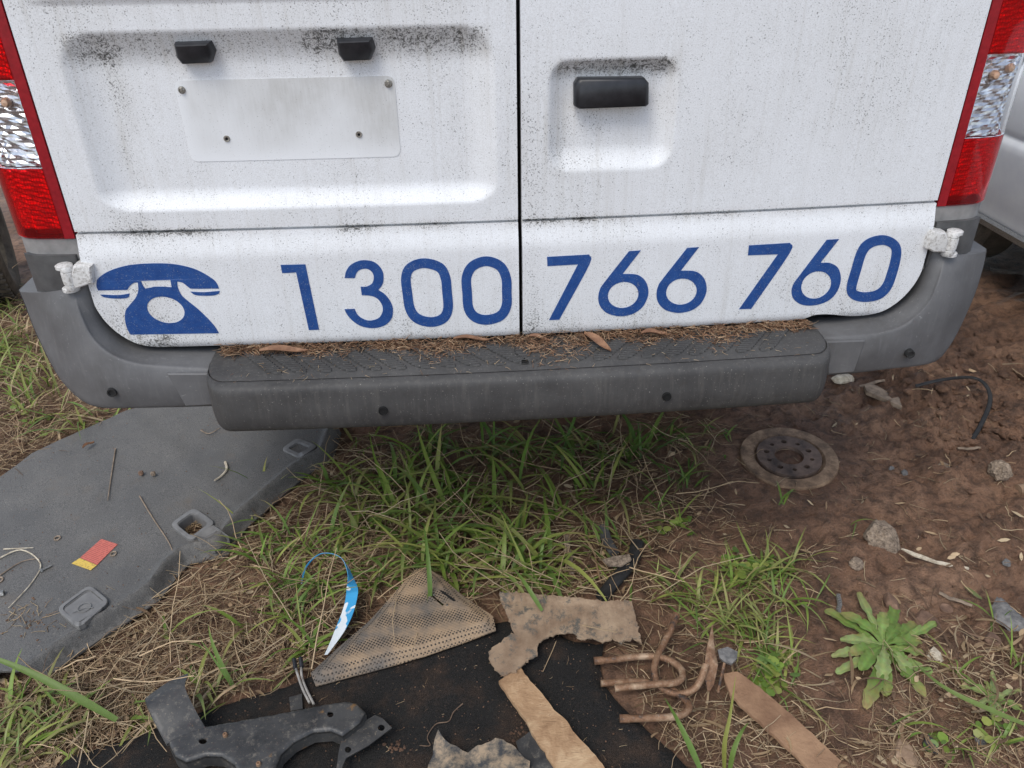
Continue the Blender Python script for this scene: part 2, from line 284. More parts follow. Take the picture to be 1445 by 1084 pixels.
# ---------------------------------------------------------------- object helpers
COL = S.collection
ORG = {}
def empty(name, loc, label, cat, group=None):
    o = bpy.data.objects.new(name, None); COL.objects.link(o); o.location = loc; o.empty_display_size = 0.05
    o['label'] = label; o['category'] = cat
    if group: o['group'] = group
    ORG[o.name] = Vector(loc); return o
def tag(o, label=None, cat=None, group=None, kind=None):
    if label: o['label'] = label
    if cat: o['category'] = cat
    if group: o['group'] = group
    if kind: o['kind'] = kind
    return o
class MB:
    def __init__(s): s.v = []; s.f = []; s.c = []
    def add(s, vs, fs, col=None):
        b = len(s.v); s.v += [Vector(p) for p in vs]; s.f += [tuple(i + b for i in f) for f in fs]
        if col is not None: s.c += [col] * len(vs)
        return s
    def grid(s, rows, closeu=False, closev=False, flip=False):
        n, m = len(rows), len(rows[0]); vs = [p for r in rows for p in r]; fs = []
        for i in range(n if closeu else n - 1):
            for j in range(m if closev else m - 1):
                a, b = i * m + j, i * m + (j + 1) % m; c_, d_ = ((i + 1) % n) * m + (j + 1) % m, ((i + 1) % n) * m + j
                fs.append((a, d_, c_, b) if flip else (a, b, c_, d_))
        return s.add(vs, fs)
    def box(s, c, h, rot=None, bev=0.0, seg=2):
        bm = bmesh.new(); bmesh.ops.create_cube(bm, size=2)
        bmesh.ops.scale(bm, vec=h, verts=bm.verts)
        if bev: bmesh.ops.bevel(bm, geom=bm.edges[:], offset=bev, segments=seg, profile=0.5, affect='EDGES')
        m = (rot.to_4x4() if rot else Matrix.Identity(4)); bm.verts.ensure_lookup_table()
        s.add([m @ v.co + Vector(c) for v in bm.verts], [[v.index for v in f.verts] for f in bm.faces]); bm.free(); return s
    def tube(s, pts, r, n=8, cap=True, flat=1.0):
        pts = [Vector(p) for p in pts]; rows = []; up = Vector((0.02, 0.03, 1))
        for i, p in enumerate(pts):
            t = (pts[min(i + 1, len(pts) - 1)] - pts[max(i - 1, 0)]).normalized()
            if abs(t.dot(up.normalized())) > 0.95: up = Vector((1, 0.1, 0.05))
            a = t.cross(up).normalized(); b = a.cross(t).normalized(); rr = r(i / (len(pts) - 1)) if callable(r) else r
            rows.append([p + a * (math.cos(2 * math.pi * q / n) * rr) + b * (math.sin(2 * math.pi * q / n) * rr * flat) for q in range(n)])
        base = len(s.v); s.grid(rows, closev=True)
        if cap:
            s.f.append(tuple(base + q for q in range(n))[::-1]); e = base + (len(rows) - 1) * n; s.f.append(tuple(e + q for q in range(n)))
        return s
    def lathe(s, prof, c, n=32, axis=None):
        m = axis if axis else Matrix.Identity(3)
        rows = [[m @ Vector((r * math.cos(2 * math.pi * q / n), r * math.sin(2 * math.pi * q / n), z)) + Vector(c) for q in range(n)] for r, z in prof]
        return s.grid(rows, closev=True)
    def prism(s, outer, holes=(), ext=Vector((0, 0, -0.004))):
        loops = [list(map(Vector, outer))] + [list(map(Vector, h)) for h in holes]
        flat = [p for l in loops for p in l]; tris = tessellate_polygon(loops); n = len(flat)
        s.add(flat + [p + ext for p in flat], [tuple(t) for t in tris] + [tuple(i + n for i in reversed(t)) for t in tris])
        b = len(s.v) - 2 * n; k_ = 0
        for l in loops:
            m = len(l)
            for i in range(m):
                a, c_ = b + k_ + i, b + k_ + (i + 1) % m; s.f.append((a, c_, c_ + n, a + n))
            k_ += m
        return s
    def build(s, name, mat, parent=None, smooth=True, fix=True, base=None, angle=40):
        if parent is not None:
            r = parent
            while r.parent: r = r.parent
            off = ORG[r.name]
        elif base is not None: off = Vector(base)
        else:
            off = Vector((sum(p.x for p in s.v) / len(s.v), sum(p.y for p in s.v) / len(s.v), min(p.z for p in s.v)))
        me = bpy.data.meshes.new(name); me.from_pydata([tuple(p - off) for p in s.v], [], s.f); me.validate()
        if fix:
            bm = bmesh.new(); bm.from_mesh(me); bmesh.ops.recalc_face_normals(bm, faces=bm.faces); bm.to_mesh(me); bm.free()
        me.update(); me.materials.append(M[mat] if isinstance(mat, str) else mat)
        if s.c and len(s.c) == len(me.vertices):
            a = me.color_attributes.new('col', 'FLOAT_COLOR', 'POINT'); a.data.foreach_set('color', np.array([(*c_, 1) for c_ in s.c], dtype=np.float32).ravel())
        if smooth:
            me.polygons.foreach_set('use_smooth', [True] * len(me.polygons))
            if angle: me.set_sharp_from_angle(angle=math.radians(angle))
        o = bpy.data.objects.new(name, me); COL.objects.link(o)
        if parent is not None: o.parent = parent
        else: o.location = off; ORG[o.name] = off
        return o
def catmull(pts, n, closed=False):
    P = [Vector(p) for p in pts]; m = len(P); out = []
    seg = m if closed else m - 1
    for i in range(seg):
        g = (lambda q: P[q % m]) if closed else (lambda q: P[max(0, min(m - 1, q))])
        p0, p1, p2, p3 = g(i - 1), g(i), g(i + 1), g(i + 2)
        for q in range(n):
            t = q / n; out.append(0.5 * ((2 * p1) + (p2 - p0) * t + (2 * p0 - 5 * p1 + 4 * p2 - p3) * t * t + (3 * p1 - p0 - 3 * p2 + p3) * t ** 3))
    if not closed: out.append(P[-1].copy())
    return out
def resample(pts, n):
    P = [Vector(p) for p in pts]; L = [0.0]
    for a, b in zip(P, P[1:]): L.append(L[-1] + (b - a).length)
    out = []; j = 0
    for i in range(n):
        t = L[-1] * i / (n - 1)
        while j < len(P) - 2 and L[j + 1] < t: j += 1
        f = (t - L[j]) / max(1e-9, L[j + 1] - L[j]); out.append(P[j].lerp(P[j + 1], min(1, f)))
    return out
def inpoly(x, y, poly):
    r = False; n = len(poly)
    for i in range(n):
        a, b = poly[i], poly[i - 1]
        if (a[1] > y) != (b[1] > y) and x < (b[0] - a[0]) * (y - a[1]) / (b[1] - a[1]) + a[0]: r = not r
    return r
def slab(outline, zf, th, h, holes=(), rag=0.0, mb=None, seed=1):
    """sheet of thickness th over a world-XY outline; zf(x,y) is the height of its top"""
    rnd = random.Random(seed)
    def loop(pts):
        P = [Vector((p[0], p[1])) for p in pts]; out = []
        for a, b in zip(P, P[1:] + P[:1]):
            k_ = max(1, int((b - a).length / h))
            for i in range(k_):
                q = a.lerp(b, i / k_)
                if rag: q = q + Vector((rnd.gauss(0, rag), rnd.gauss(0, rag)))
                out.append(q)
        return out
    loops = [loop(outline)] + [loop(q) for q in holes]
    pts = [p for l in loops for p in l]; edges = []; b = 0
    for l in loops:
        edges += [(b + i, b + (i + 1) % len(l)) for i in range(len(l))]; b += len(l)
    x0, x1 = min(p.x for p in loops[0]), max(p.x for p in loops[0]); y0, y1 = min(p.y for p in loops[0]), max(p.y for p in loops[0])
    nx, ny = int((x1 - x0) / h) + 1, int((y1 - y0) / h) + 1
    for i in range(nx):
        for j in range(ny):
            x, y = x0 + (i + 0.5 + rnd.uniform(-.25, .25)) * h, y0 + (j + 0.5 + rnd.uniform(-.25, .25)) * h
            if inpoly(x, y, loops[0]) and not any(inpoly(x, y, l) for l in loops[1:]):
                if all((Vector((x, y)) - p).length > 0.45 * h for p in pts[:b]): pts.append(Vector((x, y)))
    r = delaunay_2d_cdt(pts, edges, [], 0, 1e-6); V, F = r[0], r[2]
    keep = []
    for f in F:
        cx, cy = sum(V[i].x for i in f) / len(f), sum(V[i].y for i in f) / len(f)
        if inpoly(cx, cy, loops[0]) and not any(inpoly(cx, cy, l) for l in loops[1:]): keep.append(tuple(f))
    n = len(V); top = [Vector((p.x, p.y, zf(p.x, p.y))) for p in V]
    cnt = {}
    for f in keep:
        for a, c_ in zip(f, f[1:] + f[:1]): cnt[(a, c_)] = 1
    side = [(a, c_, c_ + n, a + n) for (a, c_) in cnt if (c_, a) not in cnt]
    mb = mb or MB()
    used = sorted({i for f in keep for i in f}); mp_ = {v: i for i, v in enumerate(used)}; nn = len(used)
    T = [top[i] for i in used]; Bt = [p - Vector((0, 0, th)) for p in T]
    fs = [tuple(mp_[i] for i in f) for f in keep]
    fs2 = fs + [tuple(i + nn for i in reversed(f)) for f in fs] + [(mp_[a], mp_[c_], mp_[c_] + nn, mp_[a] + nn) for a, c_, _, _ in side]
    mb.add(T + Bt, fs2); return mb
def px2w(pts, z=0.0): return [oz(x, y, z) for x, y in pts]
def zz(pts, ox, oy_, s=3.6125): return [(ox + x / s, oy_ + y / s) for x, y in pts]
def ell(cx, cy, rx, ry, rot=0, n=28):
    c, s = math.cos(rot), math.sin(rot)
    return [(cx + rx * math.cos(a) * c - ry * math.sin(a) * s, cy + rx * math.cos(a) * s + ry * math.sin(a) * c) for a in (2 * math.pi * i / n for i in range(n))]
def stroke(pts, w, closed=False, n=8):
    P = catmull([(x, y, 0) for x, y in pts], n, closed); A, B = [], []
    m = len(P)
    for i, p in enumerate(P):
        t = (P[(i + 1) % m] - P[i - 1]) if closed else (P[min(i + 1, m - 1)] - P[max(i - 1, 0)])
        t.normalize(); q = Vector((-t.y, t.x, 0))
        A.append(p + q * w / 2); B.append(p - q * w / 2)
    return [(p.x, p.y) for p in A], [(p.x, p.y) for p in B]

# ================================================================= THE SETTING
def axis(lo, hi, d, far, g=1.35):
    a = list(np.arange(lo, hi + d * .5, d)); s = d; x = a[-1]
    while x < far: s *= g; x += s; a.append(x)
    s = d; x = a[0]; pre = []
    while x > -far: s *= g; x -= s; pre.append(x)
    return pre[::-1] + a
xs, ys = axis(-1.75, 1.9, 0.0105, 600), axis(-0.75, 1.35, 0.0105, 600)
me = bpy.data.meshes.new('ground'); nx, ny = len(xs), len(ys)
vv = np.array([(x, y, gh(x, y)) for y in ys for x in xs], dtype=np.float32)
idx = np.arange(nx * ny).reshape(ny, nx)
ff = np.stack([idx[:-1, :-1], idx[:-1, 1:], idx[1:, 1:], idx[1:, :-1]], -1).reshape(-1, 4)
me.vertices.add(len(vv)); me.vertices.foreach_set('co', vv.ravel())
me.loops.add(ff.size); me.loops.foreach_set('vertex_index', ff.ravel().astype(np.int32))
me.polygons.add(len(ff)); me.polygons.foreach_set('loop_start', np.arange(0, ff.size, 4, dtype=np.int32)); me.polygons.foreach_set('loop_total', np.full(len(ff), 4, dtype=np.int32))
me.polygons.foreach_set('use_smooth', [True] * len(ff)); me.update(calc_edges=True); me.validate(); me.materials.append(M['mud'])
ground = bpy.data.objects.new('ground', me); COL.objects.link(ground); tag(ground, 'bare brown mud with churned clods and a worn wheel track', kind='structure')

# ================================================================= THE VAN
VAN = empty('delivery_van', (0, 0, 0), 'dirty white panel van seen from behind with blue phone number on its rear doors', 'van')
def door(side):
    sg = -1 if side == 'l' else 1
    # columns of x, fine towards the rounded outer corner
    xs_ = [0.0035 + 0.0040 * i for i in range(int((0.70) / 0.0040))]
    x = xs_[-1]
    while x < 0.7875: x += max(0.0008, 0.0055 * math.sqrt(max(0, (0.7885 - x) / 0.09))); xs_.append(min(x, 0.7885))
    def zbot(ax):
        z = 0.702 + (0.105 - math.sqrt(max(0, 0.105 ** 2 - max(0, ax - 0.684) ** 2))) * 1.05
        if sg > 0: z += 0.012 * sst(0.555, 0.590, ax) * sst(0.68, 0.60, ax)
        return z
    zr = list(np.linspace(0, 1, 34))
    Z = list(np.arange(0.936, 1.42, 0.0040)) + [1.5, 1.6, 1.75, 1.9, 2.1, 2.3, 2.38]
    rows, dirt = [], []
    for t in zr:
        row = []
        for ax in xs_:
            zb = zbot(ax); z = zb + (0.9265 - zb) * t
            row.append((sg * ax, z))
        rows.append(row)
    for z in [0.9270, 0.9279, 0.9300, 0.9321, 0.9330, 0.9340] + Z: rows.append([(sg * ax, z) for ax in xs_])
    mb = MB()
    g = []
    for row in rows:
        r_ = []
        for x, z in row:
            r_.append(Vector((x, dsurf(x, z), z)))
            d_ = 0.22 + 0.35 * fb(x, z, 5, 3)
            d_ += 0.95 * math.exp(-((z - 0.928) / 0.009) ** 2) * (0.6 + fb(x, 1.3, 9, 3)) + 0.5 * sst(0.80, 0.70, z) * (0.7 + fb(x, z, 7, 2))
            if sg < 0:
                top = sst(1.185, 1.225, z) * sst(1.262, 1.250, z) * sst(-.74, -.70, x) * sst(-.035, -.06, x)
                d_ += top * (0.62 + 0.55 * fb(x, z, 9, 3) + 0.35 * sst(-0.5, -0.15, x))
                d_ += 0.75 * math.exp(-((x + 0.655 + 0.02 * fb(z, 1, 8, 2)) / 0.02) ** 2) * sst(0.96, 1.05, z) * sst(1.26, 1.22, z)
                d_ += 0.55 * sst(-0.60, -0.70, x) * sst(0.90, 0.76, z) + 0.25 * sst(1.24, 1.31, z)
                d_ += 0.6 * math.exp(-((x + 0.69) / 0.045) ** 2 - ((z - 0.945) / 0.035) ** 2)
            else:
                top = sst(1.155, 1.185, z) * sst(1.206, 1.196, z) * sst(.045, .07, x) * sst(.272, .25, x)
                d_ += 1.0 * top + 0.5 * math.exp(-((x - 0.02) / 0.02) ** 2) * sst(1.3, 0.9, z)
                d_ += 0.30 * math.exp(-((x - 0.62 + 0.1 * (z - 1.1)) / 0.09) ** 2) * sst(0.98, 1.12, z) + 0.3 * math.exp(-((x - 0.065) / 0.02) ** 2 - ((z - 1.07) / 0.06) ** 2)
                d_ += 0.4 * math.exp(-((x - 0.70) / 0.05) ** 2 - ((z - 0.76) / 0.04) ** 2)
            dirt.append(max(0, min(1.4, d_)))
        g.append(r_)
    mb.grid(g, flip=sg > 0)
    # skirt round the skin
    n, m = len(g), len(g[0])
    ring = [i * m for i in range(n)] + [(n - 1) * m + j for j in range(1, m)] + [i * m + m - 1 for i in range(n - 2, -1, -1)] + [j for j in range(m - 2, 0, -1)]
    b = len(mb.v); mb.v += [Vector((mb.v[i].x, mb.v[i].y + 0.022, mb.v[i].z)) for i in ring]; dirt += [0.8] * len(ring)
    for q in range(len(ring)):
        a, c_ = ring[q], ring[(q + 1) % len(ring)]; mb.f.append((a, c_, b + (q + 1) % len(ring), b + q))
    o = mb.build('rear_door', 'white_paint', VAN, angle=50)
    a = o.data.attributes.new('dirt', 'FLOAT', 'POINT'); a.data.foreach_set('value', dirt)
    return o
DL, DR = door('l'), door('r')
tag(DL, 'left rear door with number plate recess and telephone symbol'); tag(DR, 'right rear door with black pull handle')

def decal(outer, holes, parent, name, label, th=0.0007):
    def dens(l):
        out = []
        for a, b in zip(l, l[1:] + l[:1]):
            k_ = max(1, int(math.hypot(b[0] - a[0], b[1] - a[1]) / 6))
            out += [(a[0] + (b[0] - a[0]) * i / k_, a[1] + (b[1] - a[1]) * i / k_) for i in range(k_)]
        return out
    def soft(l):
        n = len(l); cor = []
        for i in range(n):
            a, b, c_ = Vector(l[i - 1]), Vector(l[i]), Vector(l[(i + 1) % n]); cor.append((b - a).angle(c_ - b) > math.radians(46))
        out = []
        for i in range(n):
            p1_, p2_ = Vector(l[i]), Vector(l[(i + 1) % n]); p0_ = Vector(l[i - 1]) if not cor[i] else p1_ * 2 - p2_; p3_ = Vector(l[(i + 2) % n]) if not cor[(i + 1) % n] else p2_ * 2 - p1_
            k_ = 1 if cor[i] and cor[(i + 1) % n] else 4
            for q in range(k_):
                t = q / k_; v = 0.5 * ((2 * p1_) + (p2_ - p0_) * t + (2 * p0_ - 5 * p1_ + 4 * p2_ - p3_) * t * t + (3 * p1_ - p0_ - 3 * p2_ + p3_) * t ** 3); out.append((v.x, v.y))
        return out
    outer = soft(outer)
    mb = MB().prism([od(x, y, 0.0009) for x, y in dens(outer)], [[od(x, y, 0.0009) for x, y in dens(h)] for h in holes], Vector((0, 0.0009, 0)))
    return tag(mb.build(name, 'blue_vinyl', parent, smooth=False), label)
A6, A7, A8, A5 = (350, 270), (700, 270), (1045, 270), (0, 270)
decal(zz([(166, 376), (292, 373), (362, 706), (310, 708), (245, 414), (174, 418)], *A6), [], DL, 'digit', 'blue digit one')
P3 = zz([(492, 443), (500, 408), (522, 377), (560, 357), (600, 352), (648, 364), (682, 400), (691, 440), (685, 475), (664, 504), (700, 528), (730, 570), (739, 612), (728, 655), (690, 687), (632, 698), (570, 685), (522, 650), (500, 620), (492, 602), (543, 600), (560, 632), (595, 655), (630, 659), (668, 645), (686, 612), (683, 580), (660, 548), (625, 533), (580, 530), (574, 487), (605, 486), (632, 470), (641, 440), (632, 412), (608, 396), (580, 397), (556, 412), (544, 443)], *A6)
decal(P3, [], DL, 'digit', 'blue digit three')
for ctr, par, lab, org in (([(805, 440), (812, 520), (826, 600), (862, 648), (930, 667), (992, 650), (1019, 600), (1014, 510), (1006, 440), (975, 388), (895, 367), (828, 390)], DL, 'first blue digit nought', A6),
                           ([(1114, 440), (1117, 520), (1124, 595), (1155, 640), (1215, 656), (1285, 636), (1317, 585), (1319, 510), (1315, 440), (1284, 382), (1215, 357), (1145, 382)], DL, 'blue digit nought beside the door gap', A6),
                           ([(566, 490), (590, 400), (620, 308), (662, 264), (730, 249), (784, 274), (795, 322), (775, 410), (746, 486), (700, 528), (630, 540), (578, 526)], DR, 'last blue digit nought', A8)):
    o_, i_ = stroke(zz(ctr, *org), 13.6, True)
    A_, B_ = [od(x, y, 0.0009) for x, y in o_], [od(x, y, 0.0009) for x, y in i_]; bk = Vector((0, 0.0009, 0))
    tag(MB().grid([A_, B_, [p + bk for p in B_], [p + bk for p in A_]], closeu=True, closev=True).build('digit', 'blue_vinyl', par, smooth=False), lab)
decal(zz([(260, 335), (475, 323), (475, 375), (322, 655), (270, 657), (418, 373), (262, 382)], *A7), [], DR, 'digit', 'first blue digit seven')
six = [(738, 302), (678, 306), (555, 462), (530, 500), (521, 545), (530, 585), (560, 618), (600, 633), (645, 637), (700, 624), (745, 592), (770, 548), (777, 510), (768, 470), (745, 440), (710, 424), (645, 422)]
for dx, dy, lab in ((0, 0, 'blue digit six after the seven'), (297, -17, 'second blue digit six')):
    decal(zz([(x + dx, y + dy) for x, y in six], *A7), [zz(ell(648 + dx, 529 + dy, 79, 66, -0.25), *A7)], DR, 'digit', lab)
decal([(1057, 346.5), (1115, 343), (1114.5, 357), (1060, 436), (1043, 436.5), (1098, 359), (1055.5, 360.5)], [], DR, 'digit', 'second blue digit seven')
decal(zz([(503, 244), (440, 248), (300, 432), (270, 474), (260, 512), (270, 548), (302, 574), (345, 583), (400, 577), (455, 553), (492, 512), (510, 462), (509, 420), (492, 385), (455, 366), (408, 365)], *A8), [zz(ell(386, 478, 80, 66, -0.55), *A8)], DR, 'digit', 'last blue digit six')
ph = zz([(492, 465), (500, 445), (540, 415), (600, 391), (680, 374), (800, 368), (900, 374), (1000, 400), (1080, 445), (1106, 472), (1116, 496), (985, 497), (962, 490), (932, 467), (903, 460), (906, 490), (925, 530), (960, 562), (1010, 602), (1060, 650), (1095, 690), (1116, 724), (665, 731), (648, 700), (637, 655), (640, 610), (665, 575), (690, 545), (704, 510), (703, 465), (680, 468), (660, 485), (648, 503), (500, 506), (492, 487)], *A5)
decal(ph, [zz([(718, 457), (868, 452), (875, 490), (830, 487), (790, 487), (740, 497), (727, 480)], *A5), zz(ell(845, 605, 98, 65, 0.28), *A5)], DL, 'telephone_symbol', 'blue telephone pictogram')
decal(zz([(510, 527), (600, 530), (660, 522), (657, 538), (640, 546), (580, 547), (530, 540)], *A5), [], DL, 'telephone_symbol', 'lower lip of the left end of the blue handset')
decal(zz([(970, 512), (1040, 515), (1120, 508), (1116, 522), (1090, 531), (1040, 533), (995, 529)], *A5), [], DL, 'telephone_symbol', 'lower lip of the right end of the blue handset')

# number plate backing, screws
def backing():
    q = [(250, 118), (256, 114), (545, 107), (553, 110), (557, 118), (558, 140), (560, 170), (564, 205), (563, 217), (557, 221), (270, 224), (262, 190)]
    P = [od(x, y, 0.0) for x, y in q]
    x0, x1 = min(p.x for p in P), max(p.x for p in P); z0, z1 = min(p.z for p in P), max(p.z for p in P)
    rows, dirt = [], []
    for j in range(34):
        r_ = []
        for i in range(60):
            x, z = x0 + (x1 - x0) * i / 59, z0 + (z1 - z0) * j / 33
            # rounded corners
            rr = 0.012; cx = min(max(x, x0 + rr), x1 - rr); cz = min(max(z, z0 + rr), z1 - rr); dx, dz = x - cx, z - cz; L = math.hypot(dx, dz)
            if L > rr: x, z = cx + dx / L * rr, cz + dz / L * rr
            r_.append(Vector((x, dsurf(x, z) - 0.0009, z)))
            dd = 0.55 + 0.25 * sst(z0, z1, z) + 0.5 * fb(x, z, 7, 3); dd *= sst(z0 - .005, z0 + 0.035, z) * sst(x0 - .005, x0 + .03, x) * 1.0
            dirt.append(max(0, min(1, dd + 0.25 * sst(x1 - .1, x1 - .02, x))))
        rows.append(r_)
    mb = MB().grid(rows); n, m = 34, 60
    ring = [i * m for i in range(n)] + [(n - 1) * m + j for j in range(1, m)] + [i * m + m - 1 for i in range(n - 2, -1, -1)] + [j for j in range(m - 2, 0, -1)]
    b = len(mb.v); mb.v += [mb.v[i] + Vector((0, 0.0008, 0)) for i in ring]; dirt += [1.0] * len(ring)
    for q_ in range(len(ring)):
        a, c_ = ring[q_], ring[(q_ + 1) % len(ring)]; mb.f.append((a, c_, b + (q_ + 1) % len(ring), b + q_))
    o = mb.build('plate_backing', 'plate_backing', DL, angle=50)
    a = o.data.attributes.new('dirt', 'FLOAT', 'POINT'); a.data.foreach_set('value', dirt)
backing()
FRONT = Matrix.Rotation(math.radians(90), 3, 'X')        # local z -> -y
for (x, y, r, mt) in ((256.5, 127, 0.0048, 'zinc_metal'), (548, 118, 0.0052, 'zinc_metal')):
    p = od(x, y, 0.0015); MB().lathe([(0.0001, 0.0045), (r * .35, 0.0044), (r * .40, 0.0030), (r * .62, 0.0030), (r * .70, 0.0042), (r * .9, 0.0034), (r, 0.0012), (r * 1.25, 0.001), (r * 1.25, -0.001)], p, 20, FRONT).build('screw', mt, DL)
for (x, y) in ((320, 196), (506.5, 190)):
    p = od(x, y, 0.0015); o = MB().lathe([(0.0022, -0.002), (0.0025, 0.0012), (0.0048, 0.0014), (0.0056, 0.0), (0.0056, -0.001)], p, 18, FRONT).build('rivet_nut', 'zinc_metal', DL)
    MB().lathe([(0.0001, 0.0002), (0.0024, 0.0002), (0.0024, -0.001)], p, 12, FRONT).build('bore', 'black_void', o)
# number plate lamps
for q in ([(248, 58), (300, 56), (307, 70), (302, 86), (260, 88), (252, 78)], [(475, 53), (526, 51), (531, 66), (525, 82), (485, 84), (478, 74)]):
    base = [od(x, y, -0.004) for x, y in q]; c_ = sum(base, Vector()) / len(base)
    front = [c_ + (p - c_) * 0.93 + Vector((0, -0.018, -0.001)) for p in base]; f2 = [c_ + (p - c_) * 0.80 + Vector((0, -0.023, -0.002)) for p in base]
    mb = MB(); mb.grid([base, front, f2], closev=True); n = len(base); mb.f.append(tuple(2 * n + i for i in range(n)))
    mb.build('plate_lamp', 'black_plastic', DL, angle=60)
# pull handle
q = [(808, 116), (814, 108), (906, 107), (912, 114), (912, 143), (909, 146), (814, 150), (808, 146)]
base = [od(x, y, 0.002) for x, y in q]; c_ = sum(base, Vector()) / len(base)
yb = c_.y + 0.004
rings = [[Vector((c_.x + (p.x - c_.x) * s_, yb + d_, c_.z + (p.z - c_.z) * s_ + dz)) for p in base] for s_, d_, dz in ((0.97, 0.004, 0), (1.0, -0.012, 0), (1.0, -0.022, 0), (0.97, -0.027, -0.0005), (0.90, -0.030, -0.001))]
mb = MB().grid(rings, closev=True); n = len(base); mb.f.append(tuple(4 * n + i for i in range(n))); mb.build('door_handle', 'black_plastic', DR, angle=50)

# body shell behind the doors
def plan(side, inset=0.0, x_in=0.7925, back=0.35):
    P = [(x_in, 0.004), (0.811, 0.004), (0.868, 0.010), (0.896, 0.025), (0.914, 0.052), (0.923, 0.090), (0.928, 0.15), (0.931, back)]
    out = []
    for i, (x, y) in enumerate(P):
        t = (Vector(P[min(i + 1, 7)]) - Vector(P[max(i - 1, 0)])).normalized(); nrm = Vector((t.y, -t.x))
        out.append((side * (x - nrm.x * inset), y - nrm.y * inset))
    return out
def wrap(side, z0, z1, inset, x_in=0.7925, th=0.006, back=0.35, i0=0, i1=8, lean=0.0, nz_=2):
    C = [(p[0], p[1], 0) for p in plan(side, inset, x_in, back)[i0:i1]]; D = [(p[0], p[1], 0) for p in plan(side, inset + th, x_in, back)[i0:i1]]
    C, D = catmull(C, 4), catmull(D, 4); mb = MB(); rows = []
    for k_ in range(nz_):
        z = z0 + (z1 - z0) * k_ / (nz_ - 1); rows.append([Vector((p.x, p.y, z)) for p in C])
    rb = [[Vector((p.x, p.y, r[0].z)) for p in D] for r in rows]
    mb.grid(rows); mb.grid(rb, flip=True)
    m = len(C); o = len(rows) * m
    for j in range(m - 1):
        mb.f.append((j, j + 1, o + j + 1, o + j)); t = (len(rows) - 1) * m; mb.f.append((t + j, o + t + j, o + t + j + 1, t + j + 1))
    for i in range(len(rows) - 1):
        for j in (0, m - 1): mb.f.append((i * m + j, (i + 1) * m + j, o + (i + 1) * m + j, o + i * m + j))
    return mb
mb = MB().box((0, 2.63, 1.50), (0.915, 2.45, 1.0), None, 0.05, 3); body = mb.build('body_shell', 'white_paint', VAN)
a = body.data.attributes.new('dirt', 'FLOAT', 'POINT'); a.data.foreach_set('value', [0.35] * len(body.data.vertices))
MB().box((0, 0.105, 1.535), (0.80, 0.07, 0.86), None, 0.0).build('door_seal', 'black_rubber', VAN, smooth=False)
for sd_ in (-1, 1):
    p_ = wrap(sd_, 1.76, 2.42, 0.004); o = p_.build('corner_pillar', 'white_paint', VAN)
    a = o.data.attributes.new('dirt', 'FLOAT', 'POINT'); a.data.foreach_set('value', [0.3] * len(o.data.vertices))
for sd_ in (-1, 1):
    ax = Matrix.Rotation(math.radians(90), 3, 'Y')
    w_ = MB().lathe([(0.20, -0.10), (0.30, -0.115), (0.335, -0.09), (0.34, 0), (0.335, 0.09), (0.30, 0.115), (0.20, 0.10)], (sd_ * 0.77, 1.25, 0.34), 40, ax).build('wheel', 'dusty_tyre', VAN)
    MB().lathe([(0.02, sd_ * 0.05), (0.10, sd_ * 0.06), (0.20, sd_ * 0.10), (0.205, sd_ * 0.02)], (sd_ * 0.77, 1.25, 0.34), 30, ax).build('rim', 'zinc_metal', w_)

# tail lights
def light(side, lab):
    L = wrap(side, 0.919, 1.755, 0.030, th=0.012, back=0.20, nz_=2).build('tail_light', 'red_rim', VAN); tag(L, lab)
    wrap(side, 0.919, 1.755, 0.001, 0.7935, 0.004, 0.20, 0, 2, nz_=2).build('rim', 'red_rim', L)          # dark inner border
    # reflector bowls: three faceted zones
    zones = [(0.935, 1.044, 'red_reflector'), (1.046, 1.186, 'chrome'), (1.188, 1.74, 'red_reflector')]
    for z0, z1, mt in zones:
        C = catmull([(p[0], p[1], 0) for p in plan(side, 0.0105, back=0.20)[1:]], 6); rows = []; nzz = max(6, int((z1 - z0) / (0.0048 if mt == 'chrome' else 0.0045)))
        rr = random.Random(3)
        for i in range(nzz + 1):
            z = z0 + (z1 - z0) * i / nzz; r_ = []
            for j, p in enumerate(C):
                amp = 0.0030 if mt == 'chrome' else 0.0022
                o_ = amp * (((i // 2 + j // 2) % 2) - 0.5 if mt == 'chrome' else ((i + j // 2) % 2) - 0.5) + rr.uniform(-.001, .001)
                if mt == 'chrome':
                    u, v = (j / len(C) - 0.3) / 0.3, (z - (z0 + z1) / 2 + 0.02) / 0.03
                    o_ += 0.004 * math.exp(-u * u - v * v * 0.5)
                r_.append(Vector((p.x - side * o_ * 0.4, p.y + o_, z)))
            rows.append(r_)
        MB().grid(rows).build('reflector', mt, L, smooth=(mt == 'chrome' and False))
    for z0, z1, mt in ((0.921, 1.0445, 'red_lens'), (1.0455, 1.1865, 'clear_lens'), (1.1875, 1.755, 'red_lens')):
        wrap(side, z0, z1, 0.0, 0.7935, 0.004, 0.20, 1, 8, nz_=2).build('lens', mt, L)
    for xx, zc in ((0.838, 1.152), (0.866, 1.162)):
        bm = MB().lathe([(0.0005, 0.010), (0.005, 0.009), (0.0085, 0.003), (0.008, -0.004), (0.004, -0.008)], (side * xx, 0.014 if xx < .86 else .021, zc), 14, FRONT); bm.build('bulb', 'amber_bulb', L)  # amber lumps modelled in place of reflections inside the clear lens
light(-1, 'left red and clear tail light'); light(1, 'right red and clear tail light')

